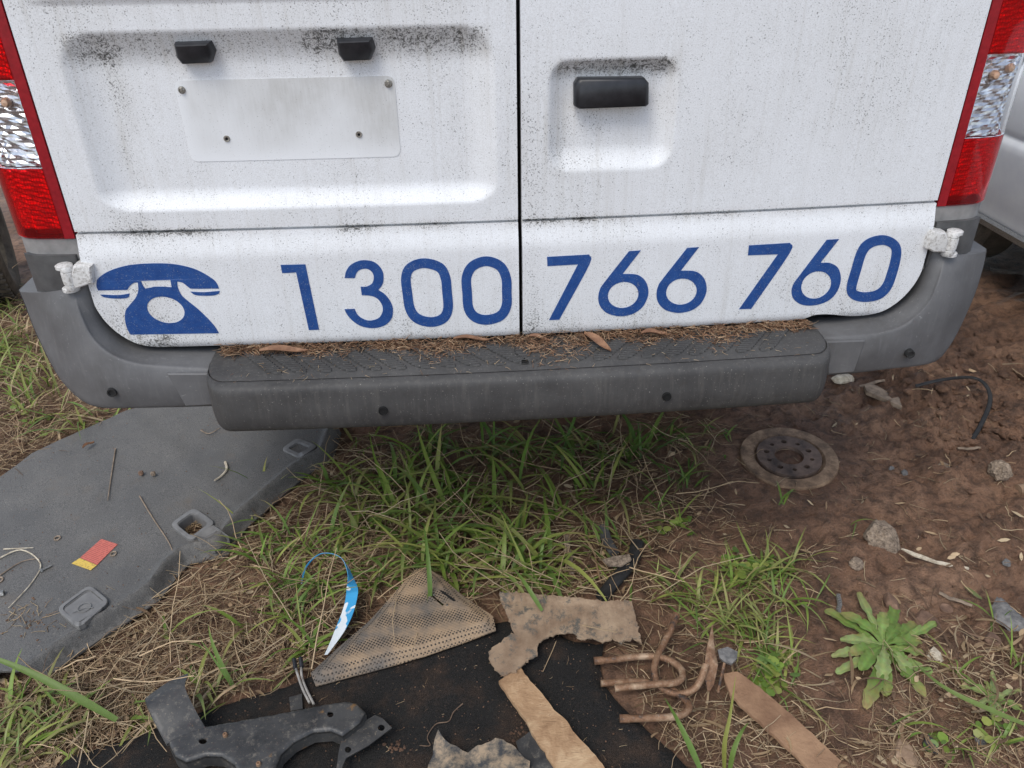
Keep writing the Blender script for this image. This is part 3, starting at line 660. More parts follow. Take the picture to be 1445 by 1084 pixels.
# pillar trims and hinges
for sd_ in (-1, 1):
    lab = 'left' if sd_ < 0 else 'right'
    t1 = wrap(sd_, 0.790, 0.9175, 0.004, 0.7935, 0.006, 0.35).build('pillar_trim', 'trim_light_grey', VAN)
    t2 = wrap(sd_, 0.800, 0.889, -0.004, 0.800, 0.009, 0.12, 0, 4).build('hinge_cover', 'trim_dark', VAN)
    hx = oy(97, 393, -0.02) if sd_ < 0 else oy(1343, 344, -0.02)
    ax_ = hx.x
    H = MB().lathe([(0.0005, 0.0225), (0.010, 0.0225), (0.0120, 0.020), (0.0122, 0.0135), (0.0112, 0.0130), (0.0112, 0.0115), (0.0128, 0.0110), (0.0132, 0.0), (0.0128, -0.0110), (0.0112, -0.0115), (0.0112, -0.0130), (0.0122, -0.0135), (0.012, -0.0215), (0.010, -0.0245), (0.0005, -0.0245)], (ax_, -0.015, hx.z), 22).build('hinge', 'hinge_paint', VAN); tag(H, lab + ' white painted door hinge')
    # leaf on the door and arms on the pillar
    q = [(102, 376), (112, 374), (128, 376), (131, 401), (116, 406), (104, 410), (98, 394)] if sd_ < 0 else [(1312, 335), (1318, 327), (1337, 329), (1341, 344), (1336, 358), (1318, 357), (1308, 352)]
    P = [oy(x, y, -0.026) for x, y in q]; c_ = sum(P, Vector()) / len(P)
    rg = [[Vector((c_.x + (p.x - c_.x) * s_, y_, c_.z + (p.z - c_.z) * s_)) for p in P] for s_, y_ in ((0.96, 0.006), (1.0, -0.008), (1.0, -0.018), (0.95, -0.023), (0.82, -0.025))]
    mb = MB().grid(rg, closev=True); mb.f.append(tuple(4 * len(P) + i for i in range(len(P)))); mb.build('hinge_leaf', 'hinge_paint', H, angle=35)
    for dz, sx in ((0.0200, 0.0165), (-0.0235, 0.0165)):
        mb = MB(); ring = [Vector((ax_ + sd_ * 0.006 + sx * .9 * math.cos(a), -0.011 + 0.014 * math.sin(a), hx.z + dz)) for a in (2 * math.pi * i / 18 for i in range(18))]
        mb.grid([[p + Vector((0, 0, -0.0035)) for p in ring], [p + Vector((0, 0, 0.0025)) for p in ring], [ring[i].lerp(sum(ring, Vector()) / 18, 0.25) + Vector((0, 0, 0.0045)) for i in range(18)]], closev=True)
        mb.f.append(tuple(36 + i for i in range(18))); mb.f.append(tuple(range(18))[::-1]); mb.build('hinge_arm', 'hinge_paint', H)

# bumper: corner pieces lofted over traced edges, each edge at its own depth
def corner(side, inner, ridge, outer, lab):
    N = 34
    I = resample(catmull([oy(x, y, 0.004) for x, y in inner], 6), N)
    Rg = resample(catmull([oy(x, y, d_) for x, y, d_ in ridge], 6), N)
    O = resample(catmull([oy(x, y, d_) for x, y, d_ in outer], 6), N)
    rows = []
    for i in range(N):
        t = i / (N - 1)
        F1 = Rg[i].lerp(O[i], 0.35) + Vector((0, -0.012, 0)); F2 = Rg[i].lerp(O[i], 0.80) + Vector((0, -0.010, 0))
        low = sst(0.45, 0.75, t)
        B1 = O[i] + Vector((side * 0.004 * (1 - low), 0.05, -0.004 * low)); B2 = O[i] + Vector((side * 0.008 * (1 - low), 0.45, -0.02 * low))
        mid = I[i].lerp(Rg[i], 0.75) + Vector((0, 0, 0.002))
        prof = catmull([I[i] + Vector((0, 0.025, -0.004)), I[i], mid, Rg[i], F1, F2, O[i], B1, B2], 4); rows.append(prof)
    mb = MB().grid(rows)
    m = len(rows[0]); b = len(mb.v); c0 = sum((rows[0][j] for j in range(m)), Vector()) / m
    mb.f.append(tuple(range(m)))
    o = mb.build('bumper_corner', 'bumper_plastic', VAN, angle=60); tag(o, lab); return o
BR = corner(1, [(1318, 340), (1309, 364), (1302, 392), (1289, 417), (1266, 433), (1239, 443), (1170, 452), (1080, 458)],
       [(1338, 360, -.004), (1333, 378, -.02), (1325, 403, -.03), (1311, 433, -.04), (1280, 461, -.05), (1250, 472, -.055), (1219, 476, -.055), (1165, 480, -.055), (1075, 486, -.055)],
       [(1391, 352, .05), (1388, 370, .05), (1377, 408, .042), (1363, 442, .032), (1344, 480, .018), (1322, 508, .0), (1294, 516, -.02), (1255, 520, -.035), (1203, 526, -.04), (1160, 529, -.04), (1070, 534, -.04)], 'right grey bumper corner')
BL = corner(-1, [(118, 378), (130, 403), (136, 425), (144, 447), (158, 467), (177, 483), (205, 491), (300, 493), (380, 490)],
       [(100, 408, -.004), (105, 430, -.02), (113, 452, -.03), (128, 480, -.04), (152, 502, -.05), (185, 515, -.055), (225, 520, -.055), (310, 524, -.055), (385, 522, -.055)],
       [(28, 410, .05), (36, 428, .05), (47, 458, .042), (61, 489, .032), (80, 525, .018), (97, 547, .0), (119, 566, -.02), (145, 575, -.035), (200, 575, -.04), (310, 572, -.04), (390, 570, -.04)], 'left grey bumper corner with scuffs')
for (x, y, par, yy) in ((158, 554, BL, -0.058), (1284.5, 500, BR, -0.058)):
    p = oy(x, y, yy); o = MB().lathe([(0.0005, 0.0005), (0.0055, 0.0005), (0.0060, 0.0028), (0.0085, 0.0030), (0.0092, 0.0), (0.0092, -0.012)], p, 24, FRONT).build('bumper_plug', 'black_rubber', par)
# step
def step():
    X0, X1 = oy(289, 560, -0.15).x - 0.012, oy(1178, 520, -0.15).x + 0.012
    ztop, zbot_, yf = 0.690, 0.588, -0.158
    prof = [(0.06, ztop - 0.004), (0.03, ztop - 0.003), (-0.07, ztop - 0.001), (-0.122, ztop - 0.001), (-0.125, ztop - 0.005), (-0.129, ztop - 0.005), (-0.132, ztop - 0.001), (-0.145, ztop - 0.002), (-0.152, ztop - 0.006), (-0.1555, ztop - 0.014), (-0.157, ztop - 0.030), (yf - 0.001, 0.63), (-0.154, zbot_ + 0.018), (-0.148, zbot_ + 0.006), (-0.138, zbot_), (-0.10, zbot_ - 0.003), (0.10, zbot_ - 0.004)]
    N = 120; rows = []
    for i in range(N + 1):
        t = 0.5 - 0.5 * math.cos(math.pi * i / N); t = 0.5 * t + 0.5 * i / N; x = X0 + (X1 - X0) * t; e = min(t, 1 - t) * (X1 - X0); s_ = min(1, e / 0.046); r_ = math.sqrt(max(0, 1 - (1 - s_) ** 2))
        cyw = -0.012 * (1 - (x / 0.57) ** 2)
        row = []
        for (y, z) in prof:
            zc = 0.64
            yy = 0.03 + (y - 0.03) * (0.50 + 0.50 * r_) if y < 0.03 else y
            row.append(Vector((x, yy + cyw * (1 if y < 0.0 else 0), zc + (z - zc) * (0.93 + 0.07 * r_))))
        rows.append(row)
    rows = [[p for p in catmull(r, 2)] for r in rows]
    mb = MB().grid(rows); m = len(rows[0]); mb.f.append(tuple(range(m))); b = (len(rows) - 1) * m; mb.f.append(tuple(b + j for j in range(m)))
    return mb.build('bumper_step', 'step_plastic', VAN, angle=55)
STEP = step(); tag(STEP, 'dark grey ribbed plastic step in the middle of the bumper')
# rubbed end ramps joining the step to the corner pieces
for sx, q in ((-1, [(236, 527), (300, 527), (300, 571), (262, 573)]), (1, [(1165, 482), (1221, 480), (1205, 525), (1168, 528)])):
    P = [oy(x, y, -0.0610 if (j in (0, 3)) == (sx < 0) else -0.064) for j, (x, y) in enumerate(q)]
    mb = MB(); c_ = sum(P, Vector()) / 4; rg = [[p + Vector((0, 0.03, 0)) for p in P], P, [c_ + (p - c_) * 0.94 + Vector((0, -0.002, 0)) for p in P]]
    mb.grid(rg, closev=True); mb.f.append((8, 9, 10, 11)); mb.build('bumper_joint', 'bumper_plastic', VAN, angle=30)
for (x, y) in ((540.5, 580), (941, 560)):
    p = oy(x, y, -0.1705); o = MB().lathe([(0.0005, 0.0012), (0.0068, 0.0012), (0.0072, 0.0026), (0.0082, 0.0022), (0.009, -0.006)], p, 20, FRONT).build('sensor_hole', 'black_void', STEP)
# tread pads: slanted rounded bars filled with fine ribs
def pad(cx, cyy, L, wd, ang, parent):
    ca, sa = math.cos(ang), math.sin(ang); mb = MB(); n = int(L / 0.0092); z = 0.6892
    def half(t): return wd / 2 * math.sqrt(max(0.06, 1 - max(0, (abs(t) - 0.7) / 0.3) ** 2))
    def at_(t, e, z_): 
        x_, y_ = cx + ca * t * L / 2, cyy + sa * t * L / 2; return Vector((x_ + e, y_ - 0.012 * (1 - (x_ / 0.57) ** 2), z_))
    ts = [i / 20 * 2 - 1 for i in range(21)]; ts = [t for t in ts if -0.117 < cyy + sa * t * L / 2 < 0.02]
    mb.grid([[at_(t, -half(t) - .0015, z + .0003), at_(t, half(t) + .0015, z + .0003)] for t in ts]); nb_ = len(mb.f)  # dark backing sheet: shade between the ribs put into its colour
    for i in range(n):
        t = (i + 0.5) / n * 2 - 1; py_ = cyy + sa * t * L / 2
        if py_ > 0.018 or py_ < -0.114: continue
        hw, q = half(t), 0.0027; b = len(mb.v); c_ = at_(t, 0, z)
        for (e, d_, h_) in ((-hw, -q, 0), (hw, -q, 0), (hw, q, 0), (-hw, q, 0), (-hw + .001, -q * .6, .0032), (hw - .001, -q * .6, .0032), (hw - .001, q * .6, .0032), (-hw + .001, q * .6, .0032)): mb.v.append(c_ + Vector((e, d_, h_)))
        mb.f += [tuple(b + j for j in f) for f in ((4, 5, 6, 7), (0, 1, 5, 4), (1, 2, 6, 5), (2, 3, 7, 6), (3, 0, 4, 7))]
    if len(mb.v) > 4:
        o = mb.build('tread_pad', 'tread_rubber', parent, smooth=False, fix=False); o.data.materials.append(M['step_plastic'])
        o.data.polygons.foreach_set('material_index', [0 if i < nb_ else 1 for i in range(len(o.data.polygons))])
for i in range(11):
    u = 0.045 + i * 0.0455
    pad(u, -0.05, 0.150, 0.031, math.radians(52), STEP); pad(-u, -0.05, 0.150, 0.031, math.radians(128), STEP)
pad(0.0, -0.07, 0.06, 0.03, math.radians(90), STEP)

# ================================================================= neighbours
p1, p2 = oz(1396, 318, 0.27), oz(1445, 346, 0.27)
def parked_car():
    d_ = (p2 - p1); d_.z = 0; d_.normalize(); nrm = Vector((d_.y, -d_.x, 0))
    if nrm.dot(CAM - p1) < 0: nrm = -nrm                                   # nrm faces the camera
    base = p1 - d_ * 1.1; base.z = 0
    C = empty('parked_car', base, 'silver parked car with a dark underside at the right edge behind the van', 'car')
    def W_(s, o, z): return base + d_ * s + nrm * o + Vector((0, 0, z))
    prof = [(-0.03, 0.27), (0.0, 0.29), (0.012, 0.34), (0.03, 0.42), (0.045, 0.52), (0.052, 0.60), (0.036, 0.63), (0.045, 0.66), (0.05, 0.78), (0.03, 0.90), (-0.02, 0.96)]
    rows = []
    for i in range(40):
        s = 4.3 * i / 39; e = min(s, 4.3 - s); k_ = 1 - max(0, 1 - e / 0.5) ** 2; rows.append([W_(s, p.x - 0.45 * (1 - k_), p.y) for p in catmull([(a, b, 0) for a, b in prof], 3)])
    far = [[W_(4.3 * i / 39, -1.7 + (0.45 * (1 - (1 - max(0, 1 - min(4.3 * i / 39, 4.3 - 4.3 * i / 39) / 0.5) ** 2))) - 0, z) for z in (0.96, 0.6, 0.27)] for i in range(40)]
    mb = MB().grid([r + f for r, f in zip(rows, far)], closev=True); n, m = 40, len(rows[0]) + 3
    mb.f.append(tuple(range(m))); mb.f.append(tuple(39 * m + j for j in range(m))); mb.build('body', 'silver_paint', C, angle=50)
    cab = [[W_(s, o, z) for s, z in ((0.35, 0.955), (0.75, 1.40), (2.4, 1.43), (3.1, 0.955))] for o in (-0.06, -1.62)]
    cab[0] = [p - nrm * (0.16 if i in (1, 2) else 0) for i, p in enumerate(cab[0])]; cab[1] = [p + nrm * (0.16 if i in (1, 2) else 0) for i, p in enumerate(cab[1])]
    mb = MB().grid(cab, closev=True); mb.f += [(0, 1, 2, 3), (4, 5, 6, 7)]; mb.build('cabin', 'silver_paint', C, smooth=False)
    gl = [W_(s, -0.045 - 0.16 * (z - 0.955) / 0.46, z) for s, z in ((0.62, 0.98), (0.90, 1.34), (2.32, 1.36), (2.88, 0.98))]
    MB().prism(gl, (), -nrm * 0.01).build('side_window', 'dark_glass', C, smooth=False)
    sl = MB().grid([[W_(s, 0.005 + o, z) for o, z in ((0.0, 0.262), (0.016, 0.268), (0.018, 0.290), (0.004, 0.300))] for s in (0.55, 3.75)], closev=True); sl.f += [(0, 1, 2, 3), (4, 5, 6, 7)]; sl.build('sill_trim', 'zinc_metal', C, smooth=False)
    axm = Matrix((d_, Vector((0, 0, 1)), nrm)).transposed()
    for s, o in ((0.75, -0.08), (3.4, -0.08), (0.75, -1.5), (3.4, -1.5)):
        w_ = MB().lathe([(0.19, -0.09), (0.28, -0.10), (0.305, -0.07), (0.308, 0.07), (0.28, 0.10), (0.19, 0.09)], W_(s, o - 0.05, 0.305), 36, axm).build('wheel', 'dusty_tyre', C)
        MB().lathe([(0.02, 0.06), (0.1, 0.07), (0.19, 0.095), (0.195, 0.0)], W_(s, o - 0.05, 0.305), 28, axm).build('rim', 'zinc_metal', w_)
    MB().box(base + d_ * 2.15 - nrm * 0.85 + Vector((0, 0, 0.27)), (1.9, 0.72, 0.05), Matrix((d_, nrm, Vector((0, 0, 1)))).transposed(), 0.01).build('underbody', 'black_void', C)
parked_car()
def old_tyre():
    c_ = oz(-8, 418, 0.0); c_.z = 0.30
    T = empty('old_tyre', (c_.x, c_.y, 0), 'dusty worn tyre standing at the left edge beyond the van', 'tyre')
    ax = Matrix.Rotation(math.radians(24), 3, 'Z') @ Matrix.Rotation(math.radians(90), 3, 'Y')
    MB().lathe([(0.19, -0.085), (0.22, -0.105), (0.27, -0.11), (0.295, -0.095), (0.301, -0.06), (0.303, 0), (0.301, 0.06), (0.295, 0.095), (0.27, 0.11), (0.22, 0.105), (0.19, 0.085)], c_, 64, ax).build('carcass', 'dusty_tyre', T)
    mb = MB()
    for i in range(58):
        a = 2 * math.pi * i / 58
        for zc, tw in ((-0.072, 0.5), (-0.024, -0.5), (0.024, 0.5), (0.072, -0.5)):
            rot = Matrix.Rotation(a, 3, 'Z') @ Matrix.Rotation(tw, 3, 'X')
            mb.box(ax @ (Matrix.Rotation(a, 3, 'Z') @ Vector((0.304, 0, zc))) + c_, (0.006, 0.0105, 0.019), ax @ rot)
    mb.build('tread_block', 'dusty_tyre', T, smooth=False)['kind'] = 'stuff'
old_tyre()

# ================================================================= THINGS ON THE GROUND
def pdist(x, y, poly, closed=True):
    best = 9.0; n = len(poly)
    for i in range(n if closed else n - 1):
        a, b = poly[i], poly[(i + 1) % n]; dx, dy = b[0] - a[0], b[1] - a[1]
        t = max(0, min(1, ((x - a[0]) * dx + (y - a[1]) * dy) / (dx * dx + dy * dy + 1e-12)))
        best = min(best, math.hypot(x - a[0] - t * dx, y - a[1] - t * dy))
    return best
def xy(pts, z): return [(p.x, p.y) for p in px2w(pts, z)]

# ---- grey moulded floor mat
MATZ = 0.040
mat_px = [(-90, 745), (0, 672), (45, 640), (100, 615), (182, 578), (300, 548), (420, 560), (480, 600), (468, 638), (430, 662), (395, 690), (345, 735), (318, 772), (262, 785), (247, 800), (222, 835), (150, 882), (100, 915), (58, 946), (0, 947), (-90, 1010)]
mat_w = xy(mat_px, MATZ); edge_w = mat_w[7:19]
cup_open = [(247, 742), (253, 735), (272, 724), (276, 725), (297, 739), (296, 743), (273, 759), (268, 759), (249, 746)]
hole_w = xy(cup_open, MATZ)
def mat_h(x, y):
    d_ = pdist(x, y, edge_w, False); z = MATZ + 0.006 * nz(x, y, 0, 5) + 0.0022 * nz(x, y, 3, 17)
    z += 0.013 * math.exp(-((d_ - 0.032) / 0.010) ** 2) - 0.026 * sst(0.024, 0.009, d_)
    u = x * 0.72 + y * 0.70
    z += 0.003 * math.exp(-((u + 0.30 + 0.05 * nz(x, y, 5, 3)) / 0.03) ** 2)
    return z
MATT = empty('floor_mat', (-0.8, 0.1, 0), 'large grey moulded rubber floor mat lying under the left bumper corner', 'floor mat')
slab(mat_w, mat_h, 0.005, 0.0088, [hole_w]).build('mat_sheet', 'floor_mat', MATT, angle=70)
def Mz(px, py, up=0.0):
    p = oz(px, py, MATZ)
    for i in range(4): p = oz(px, py, mat_h(p.x, p.y) + up)
    return p
def rquad(c, f=0.2, n=4):
    P = [Vector((x, y)) for x, y in c]; out = []
    for i in range(4):
        a, b, d_ = P[i - 1], P[i], P[(i + 1) % 4]; p0, p2 = b.lerp(a, f), b.lerp(d_, f)
        for q in range(n + 1): t = q / n; v = p0 * (1 - t) ** 2 + b * 2 * t * (1 - t) + p2 * t * t; out.append((v.x, v.y))
    return out
def ring_frame(px_out, mat, up, th, name, parent, shrink=0.72):
    P = [Mz(x, y, 0.002) for x, y in px_out]; c_ = sum(P, Vector()) / len(P)
    rows = [[Vector((c_.x + (p.x - c_.x) * s_, c_.y + (p.y - c_.y) * s_, p.z + h_)) for p in P] for s_, h_ in ((1.05, -0.004), (1.04, up * .9), (1.01, up), (shrink + .06, up), (shrink + 0.05, up * .5), (shrink + .01, up * .5), (shrink, -th))]
    return MB().grid(rows, closev=True).build(name, mat, parent, angle=24)
c1_px = rquad([(241, 742), (274, 719), (304, 740), (270, 765)], 0.22)
c1 = ring_frame(c1_px, 'cup_plastic', 0.006, 0.03, 'cup_frame', MATT, 0.70)
fl = [(277, 756), (301, 741), (322, 756), (324, 765), (303, 777), (296, 777), (284, 768)]
P = [Mz(x, y, 0.010) for x, y in fl]; flap = MB().prism(P, (), Vector((0, 0, -0.008))).build('cup_flap', 'cup_plastic', MATT, smooth=False)
for t in (0.3, 0.5, 0.7, 0.88):
    a = Mz(*[277 + (303 - 277) * 0 + (301 - 277) * 0, 756] , 0.010).lerp(Mz(296, 777, 0.010), 0) ; 
    l0 = Vector(P[0]).lerp(P[5], t); l1 = Vector(P[1]).lerp(P[3], t); l0, l1 = l0.lerp(l1, 0.10), l0.lerp(l1, 0.90)
    MB().tube([l0, l1], 0.0022, 6).build('rib', 'cup_plastic', flap)
c2_px = rquad([(82, 862), (127, 829), (155, 852), (112, 889)], 0.2)
c2 = ring_frame(c2_px, 'cup_plastic', 0.008, 0.004, 'cup_frame', MATT, 0.80)
P = [Mz(x, y, 0.0075) for x, y in c2_px]; c_ = sum(P, Vector()) / len(P)
lid = MB().prism([c_ + (p - c_) * 0.86 for p in P], (), Vector((0, 0, -0.004))).build('cup_lid', 'cup_plastic', MATT, smooth=False)
ringc = [c_ + Vector((0.014 * math.cos(a), 0.014 * math.sin(a), 0.0006)) for a in (2 * math.pi * i / 24 for i in range(25))]; MB().tube(ringc, 0.0011, 5, False).build('embossed_ring', 'cup_plastic', lid)
MB().tube([c_ + Vector((-0.022, -0.014, 0.0006)), c_ + Vector((0.004, 0.0, 0.0006)), c_ + Vector((0.02, -0.002, 0.0006))], 0.0011, 5).build('embossed_ring', 'cup_plastic', lid)
c3_px = rquad([(398, 635), (420, 620), (448, 631), (424, 647)], 0.22)
ring_frame(c3_px, 'cup_plastic', 0.005, 0.002, 'cup_frame', MATT, 0.60)
# things on the mat
q = [(101, 795), (126, 763), (143, 760), (165, 767), (136, 794), (131, 804)]
ST = empty('warning_label', Mz(130, 785, 0.001), 'small red and yellow printed label lying on the grey mat', 'label')
MB().prism([Mz(x, y, 0.0022) for x, y in ((113, 787), (143, 760.5), (166, 768), (137, 797))], (), Vector((0, 0, -0.001))).build('red_panel', 'sticker_red', ST, smooth=False)
MB().prism([Mz(x, y, 0.0022) for x, y in ((101, 795), (112.5, 787.5), (136.5, 797.5), (128, 804.5))], (), Vector((0, 0, -0.001))).build('yellow_panel', 'sticker_yellow', ST, smooth=False)
def washer(px, py, r, lab):
    p = Mz(px, py, 0.001); o = MB().lathe([(r * .55, 0), (r, 0), (r, 0.002), (r * .95, 0.0026), (r * .6, 0.0026), (r * .55, 0.002), (r * .55, 0)], p, 22, Matrix.Rotation(0.12, 3, 'X')).build('washer', 'stone_pale', base=p)
    tag(o, lab, 'washer', 'loose washers on the mat')
washer(81, 760, 0.0088, 'small pale washer lying left of the red label on the mat'); washer(160, 782, 0.0086, 'small pale washer touching the right edge of the red label'); washer(-1, 819, 0.010, 'small pale washer on the mat at the left photo edge')
def bolt(pa, pb, r, lab, mt='zinc_metal', on=None):
    on = on or Mz
    a, b = on(*pa, r), on(*pb, r * 1.2); B = empty('bolt', (a.x, a.y, a.z - r), lab, 'bolt')
    t = (b - a).normalized(); MB().tube([a, b], r, 10).build('shank', mt, B); MB().tube([a - t * r * 1.4, a + t * r * 0.2], r * 1.9, 6).build('head', mt, B, smooth=False)
bolt((59, 805), (73, 798), 0.0028, 'small loose bolt on the grey mat below the red label'); bolt((2, 838), (-14, 842), 0.004, 'short bolt on the mat at the left photo edge')
def stem(pts, r, lab, on=None, name='dry_stem', cat='stem', mt='wood_grey', up=0.003):
    on = on or Mz
    o = MB().tube(catmull([on(x, y, up + 0.003 * R(0, 1)) for x, y in pts], 5), lambda t: r * (1 - 0.45 * t), 6).build(name, mt); tag(o, lab, cat); return o
stem([(163, 633), (158, 665), (152, 706)], 0.0022, 'straight dry stem lying on the upper part of the grey mat')
stem([(-5, 790), (30, 776), (57, 795), (45, 822), (12, 858)], 0.0021, 'bent dry stem forming a hook at the left side of the mat', mt='wood_pale')
stem([(5, 775), (47, 773)], 0.0018, 'short straight dry stem above the hooked stem on the mat', mt='wood_pale'); stem([(0, 812), (30, 793), (56, 788)], 0.0018, 'dry stem crossing inside the hooked stem on the mat')
stem([(197, 700), (215, 730), (238, 765), (246, 785)], 0.0020, 'dark dry grass stalk crossing the mat towards the open cup')
stem([(318, 652), (320, 662), (312, 672), (303, 678)], 0.0042, 'curled tan seed pod on the mat right of centre', name='seed_pod', cat='pod', mt='wood_pale')
stem([(283, 607), (295, 612), (310, 604)], 0.0020, 'short bent stem on the mat below the bumper edge')

# ---- black felt sheet
FZ = 0.022
felt_px = [(60, 1092), (95, 1066), (190, 1036), (275, 1003), (330, 984), (410, 962), (452, 944), (600, 904), (690, 876), (722, 872), (760, 880), (812, 902), (852, 905), (848, 930), (850, 960), (873, 988), (905, 1018), (940, 1050), (985, 1092), (1040, 1180), (0, 1200)]
felt_w = xy(felt_px, FZ)
def felt_h(x, y): return FZ + 0.006 * nz(x, y, 9, 6) + 0.003 * nz(x, y, 4, 20) - 0.010 * sst(0.02, 0.0, pdist(x, y, felt_w))
def Fz(px, py, up=0.0):
    p = oz(px, py, FZ)
    for i in range(3): p = oz(px, py, felt_h(p.x, p.y) + up)
    return p
tag(slab(felt_w, felt_h, 0.006, 0.014, rag=0.0012).build('felt_sheet', 'felt'), 'black felt carpet sheet smeared with brown dirt along the bottom of the photo', 'felt sheet')
# ---- perforated panel
pp = [(588, 813), (603, 812), (622, 822), (652, 846), (696, 874), (700, 892), (600, 925), (445, 965), (438, 948), (470, 922), (522, 880), (560, 842)]
pw = xy(pp, 0.035)
def pan_h(x, y): 
    return 0.040 + 0.45 * max(0, (y - (-0.27))) * 0.25 - 0.012 * sst(0.025, 0.0, pdist(x, y, pw)) + 0.003 * nz(x, y, 1, 8)
PAN = empty('perforated_panel', oz(560, 900, 0.0), 'brown dusty perforated plastic panel half covered by the black felt', 'panel')
slot = xy([(605.5, 847), (608.5, 846), (627.5, 861), (625, 863)], 0.04)
slab(pw, pan_h, 0.003, 0.010, [slot]).build('panel_sheet', 'perforated_plastic', PAN, angle=60)
def Pz(px, py, up=0.0):
    p = oz(px, py, .04)
    for i in range(3): p = oz(px, py, pan_h(p.x, p.y) + up)
    return p
MB().prism([Pz(x, y, 0.002) for x, y in ((620, 833), (625, 834), (643, 847), (640, 848))], (), Vector((0, 0, -.003))).build('slot', 'black_void', PAN, smooth=False)
for x, y in ((612, 839.5), (631, 854)): MB().lathe([(0.0005, 0.0025), (0.0025, 0.002), (0.003, 0.0)], Pz(x, y, 0.0), 10).build('rivet', 'zinc_metal', PAN)

# ---- blue and white strip standing in a loop
ctr = [(425, 826, 0.005), (432, 800, 0.055), (452, 782, 0.095), (476, 784, 0.10), (490, 800, 0.085), (497, 830, 0.060), (492, 860, 0.045), (478, 893, 0.040), (460, 924, 0.035)]
cl = catmull([oz(x, y, z) for x, y, z in ctr], 6); wd = catmull([(0.0022, 0, 0), (0.0025, 0, 0), (0.003, 0, 0), (0.005, 0, 0), (0.0065, 0, 0), (0.0085, 0, 0), (0.010, 0, 0), (0.0095, 0, 0), (0.003, 0, 0)], 6)
rows = []
for i, p in enumerate(cl):
    t = (cl[min(i + 1, len(cl) - 1)] - cl[max(i - 1, 0)]).normalized(); sdv = t.cross(Vector((0.0, 0.75, 0.55))).normalized()
    nn = t.cross(sdv).normalized() * 0.0005; w_ = wd[i].x * (1.55 if i > 20 else 0.75); rows.append([p - sdv * w_ + nn, p + sdv * w_ + nn, p + sdv * w_ - nn, p - sdv * w_ - nn])
tag(MB().grid(rows, closev=True).build('plastic_strap', 'blue_tape', angle=30), 'glossy blue and white plastic strap looping out of the grass', 'strap')

# ---- pressed steel bracket on the felt
def bracket():
    B = empty('steel_bracket', oz(380, 1050, FZ), 'pressed black steel bracket with bolt holes lying on the felt at the bottom', 'bracket')
    Z = 0.075
    out = [(236, 1046), (262, 1030), (288, 1024), (345, 1014), (405, 1003), (450, 994), (486, 988), (504, 991), (516, 1004), (508, 1018), (483, 1037), (466, 1030), (441, 1032), (414, 1046), (396, 1063), (386, 1090), (380, 1140), (330, 1140), (338, 1095), (330, 1078), (312, 1066), (290, 1065), (262, 1074), (246, 1066)]
    W_ = xy(out, Z); hol = [xy(ell(286, 1046, 6, 4.2, n=14), Z), xy(ell(466, 1008, 4.6, 4.2, n=14), Z)]
    def h_(x, y): return Z - 0.006 * (1 - math.sqrt(max(0, 1 - max(0, 1 - pdist(x, y, W_) / 0.006) ** 2)))
    slab(W_, h_, 0.0035, 0.0045, hol).build('plate', 'black_metal', B, angle=70)
    # side flange under the plate's edge
    rim = [Vector((a[0], a[1], Z - 0.005)) for a in W_]; MB().grid([rim, [p - Vector((0, 0, 0.030)) for p in rim]], closev=True).build('flange', 'black_metal', B, angle=40)
    up = [[oz(x, y, z) for x, y, z in r] for r in ([(236, 1050, .072), (262, 1036, .075), (290, 1027, .075)], [(228, 1035, .078), (252, 1022, .080), (280, 1010, .080)], [(216, 1012, .095), (240, 1000, .097), (267, 985, .097)], [(207, 993, .105), (234, 979, .107), (261, 967, .107)], [(205, 985, .098), (238, 962, .098), (266, 950, .098)])]
    up = [catmull(r, 3) for r in up]; up = list(zip(*[catmull(c_, 4) for c_ in zip(*up)])); up = [list(r) for r in up]
    n = len(up); lo = [[p - Vector((0.001, 0.002, 0.004)) for p in r] for r in up]
    mb = MB().grid(up); mb.grid(lo, flip=True); m = len(up[0]); o = n * m
    for i in range(n - 1):
        for j in (0, m - 1): mb.f.append((i * m + j, (i + 1) * m + j, o + (i + 1) * m + j, o + i * m + j))
    for j in range(m - 1): mb.f.append(((n - 1) * m + j, (n - 1) * m + j + 1, o + (n - 1) * m + j + 1, o + (n - 1) * m + j))
    mb.build('bent_tab', 'black_metal', B, angle=50)
    tb = [(484, 1036), (500, 1026), (529, 1009), (540, 1014), (553, 1027), (520, 1052), (488, 1070), (480, 1090), (474, 1090), (478, 1060)]
    T = [oz(x, y, 0.055) for x, y in tb]; T2 = MB().prism(T, [[oz(x, y, 0.055) for x, y in ell(538, 1027, 5, 4.5, n=14)], [oz(x, y, 0.055) for x, y in ell(491, 1058, 4.6, 4.4, n=14)]], Vector((0, 0.002, -0.005))).build('bolt_tab', 'black_metal', B, smooth=False)
    for x, y in ((318, 1038), (365, 1079)):
        p = oz(x, y, Z + 0.0005); MB().lathe([(0.0012, 0.0055), (0.003, 0.006), (0.0042, 0.005), (0.0048, 0.0), (0.0048, -0.002)], p, 12).build('stud', 'rust_rod', B)
    c_ = [Fz(x, y, 0.006) for x, y in ((408, 984), (426, 979), (427, 1000), (410, 1003))]; MB().prism(c_, (), Vector((0, 0, -0.006))).build('clip', 'black_metal', B, smooth=False)
bracket()
WR = empty('wire_pair', Fz(430, 980), 'two grey wires with black plugs beside the steel bracket', 'wires')
for a in (([(417, 942), (420, 952), (427, 972), (437, 992)], 0.0026), ([(425, 940), (426, 955), (432, 972), (443, 994)], 0.0026)):
    MB().tube(catmull([Fz(x, y, 0.012 + 0.01 * (j == 0)) for j, (x, y) in enumerate(a[0])], 6), a[1], 8).build('wire', 'cable_grey', WR)
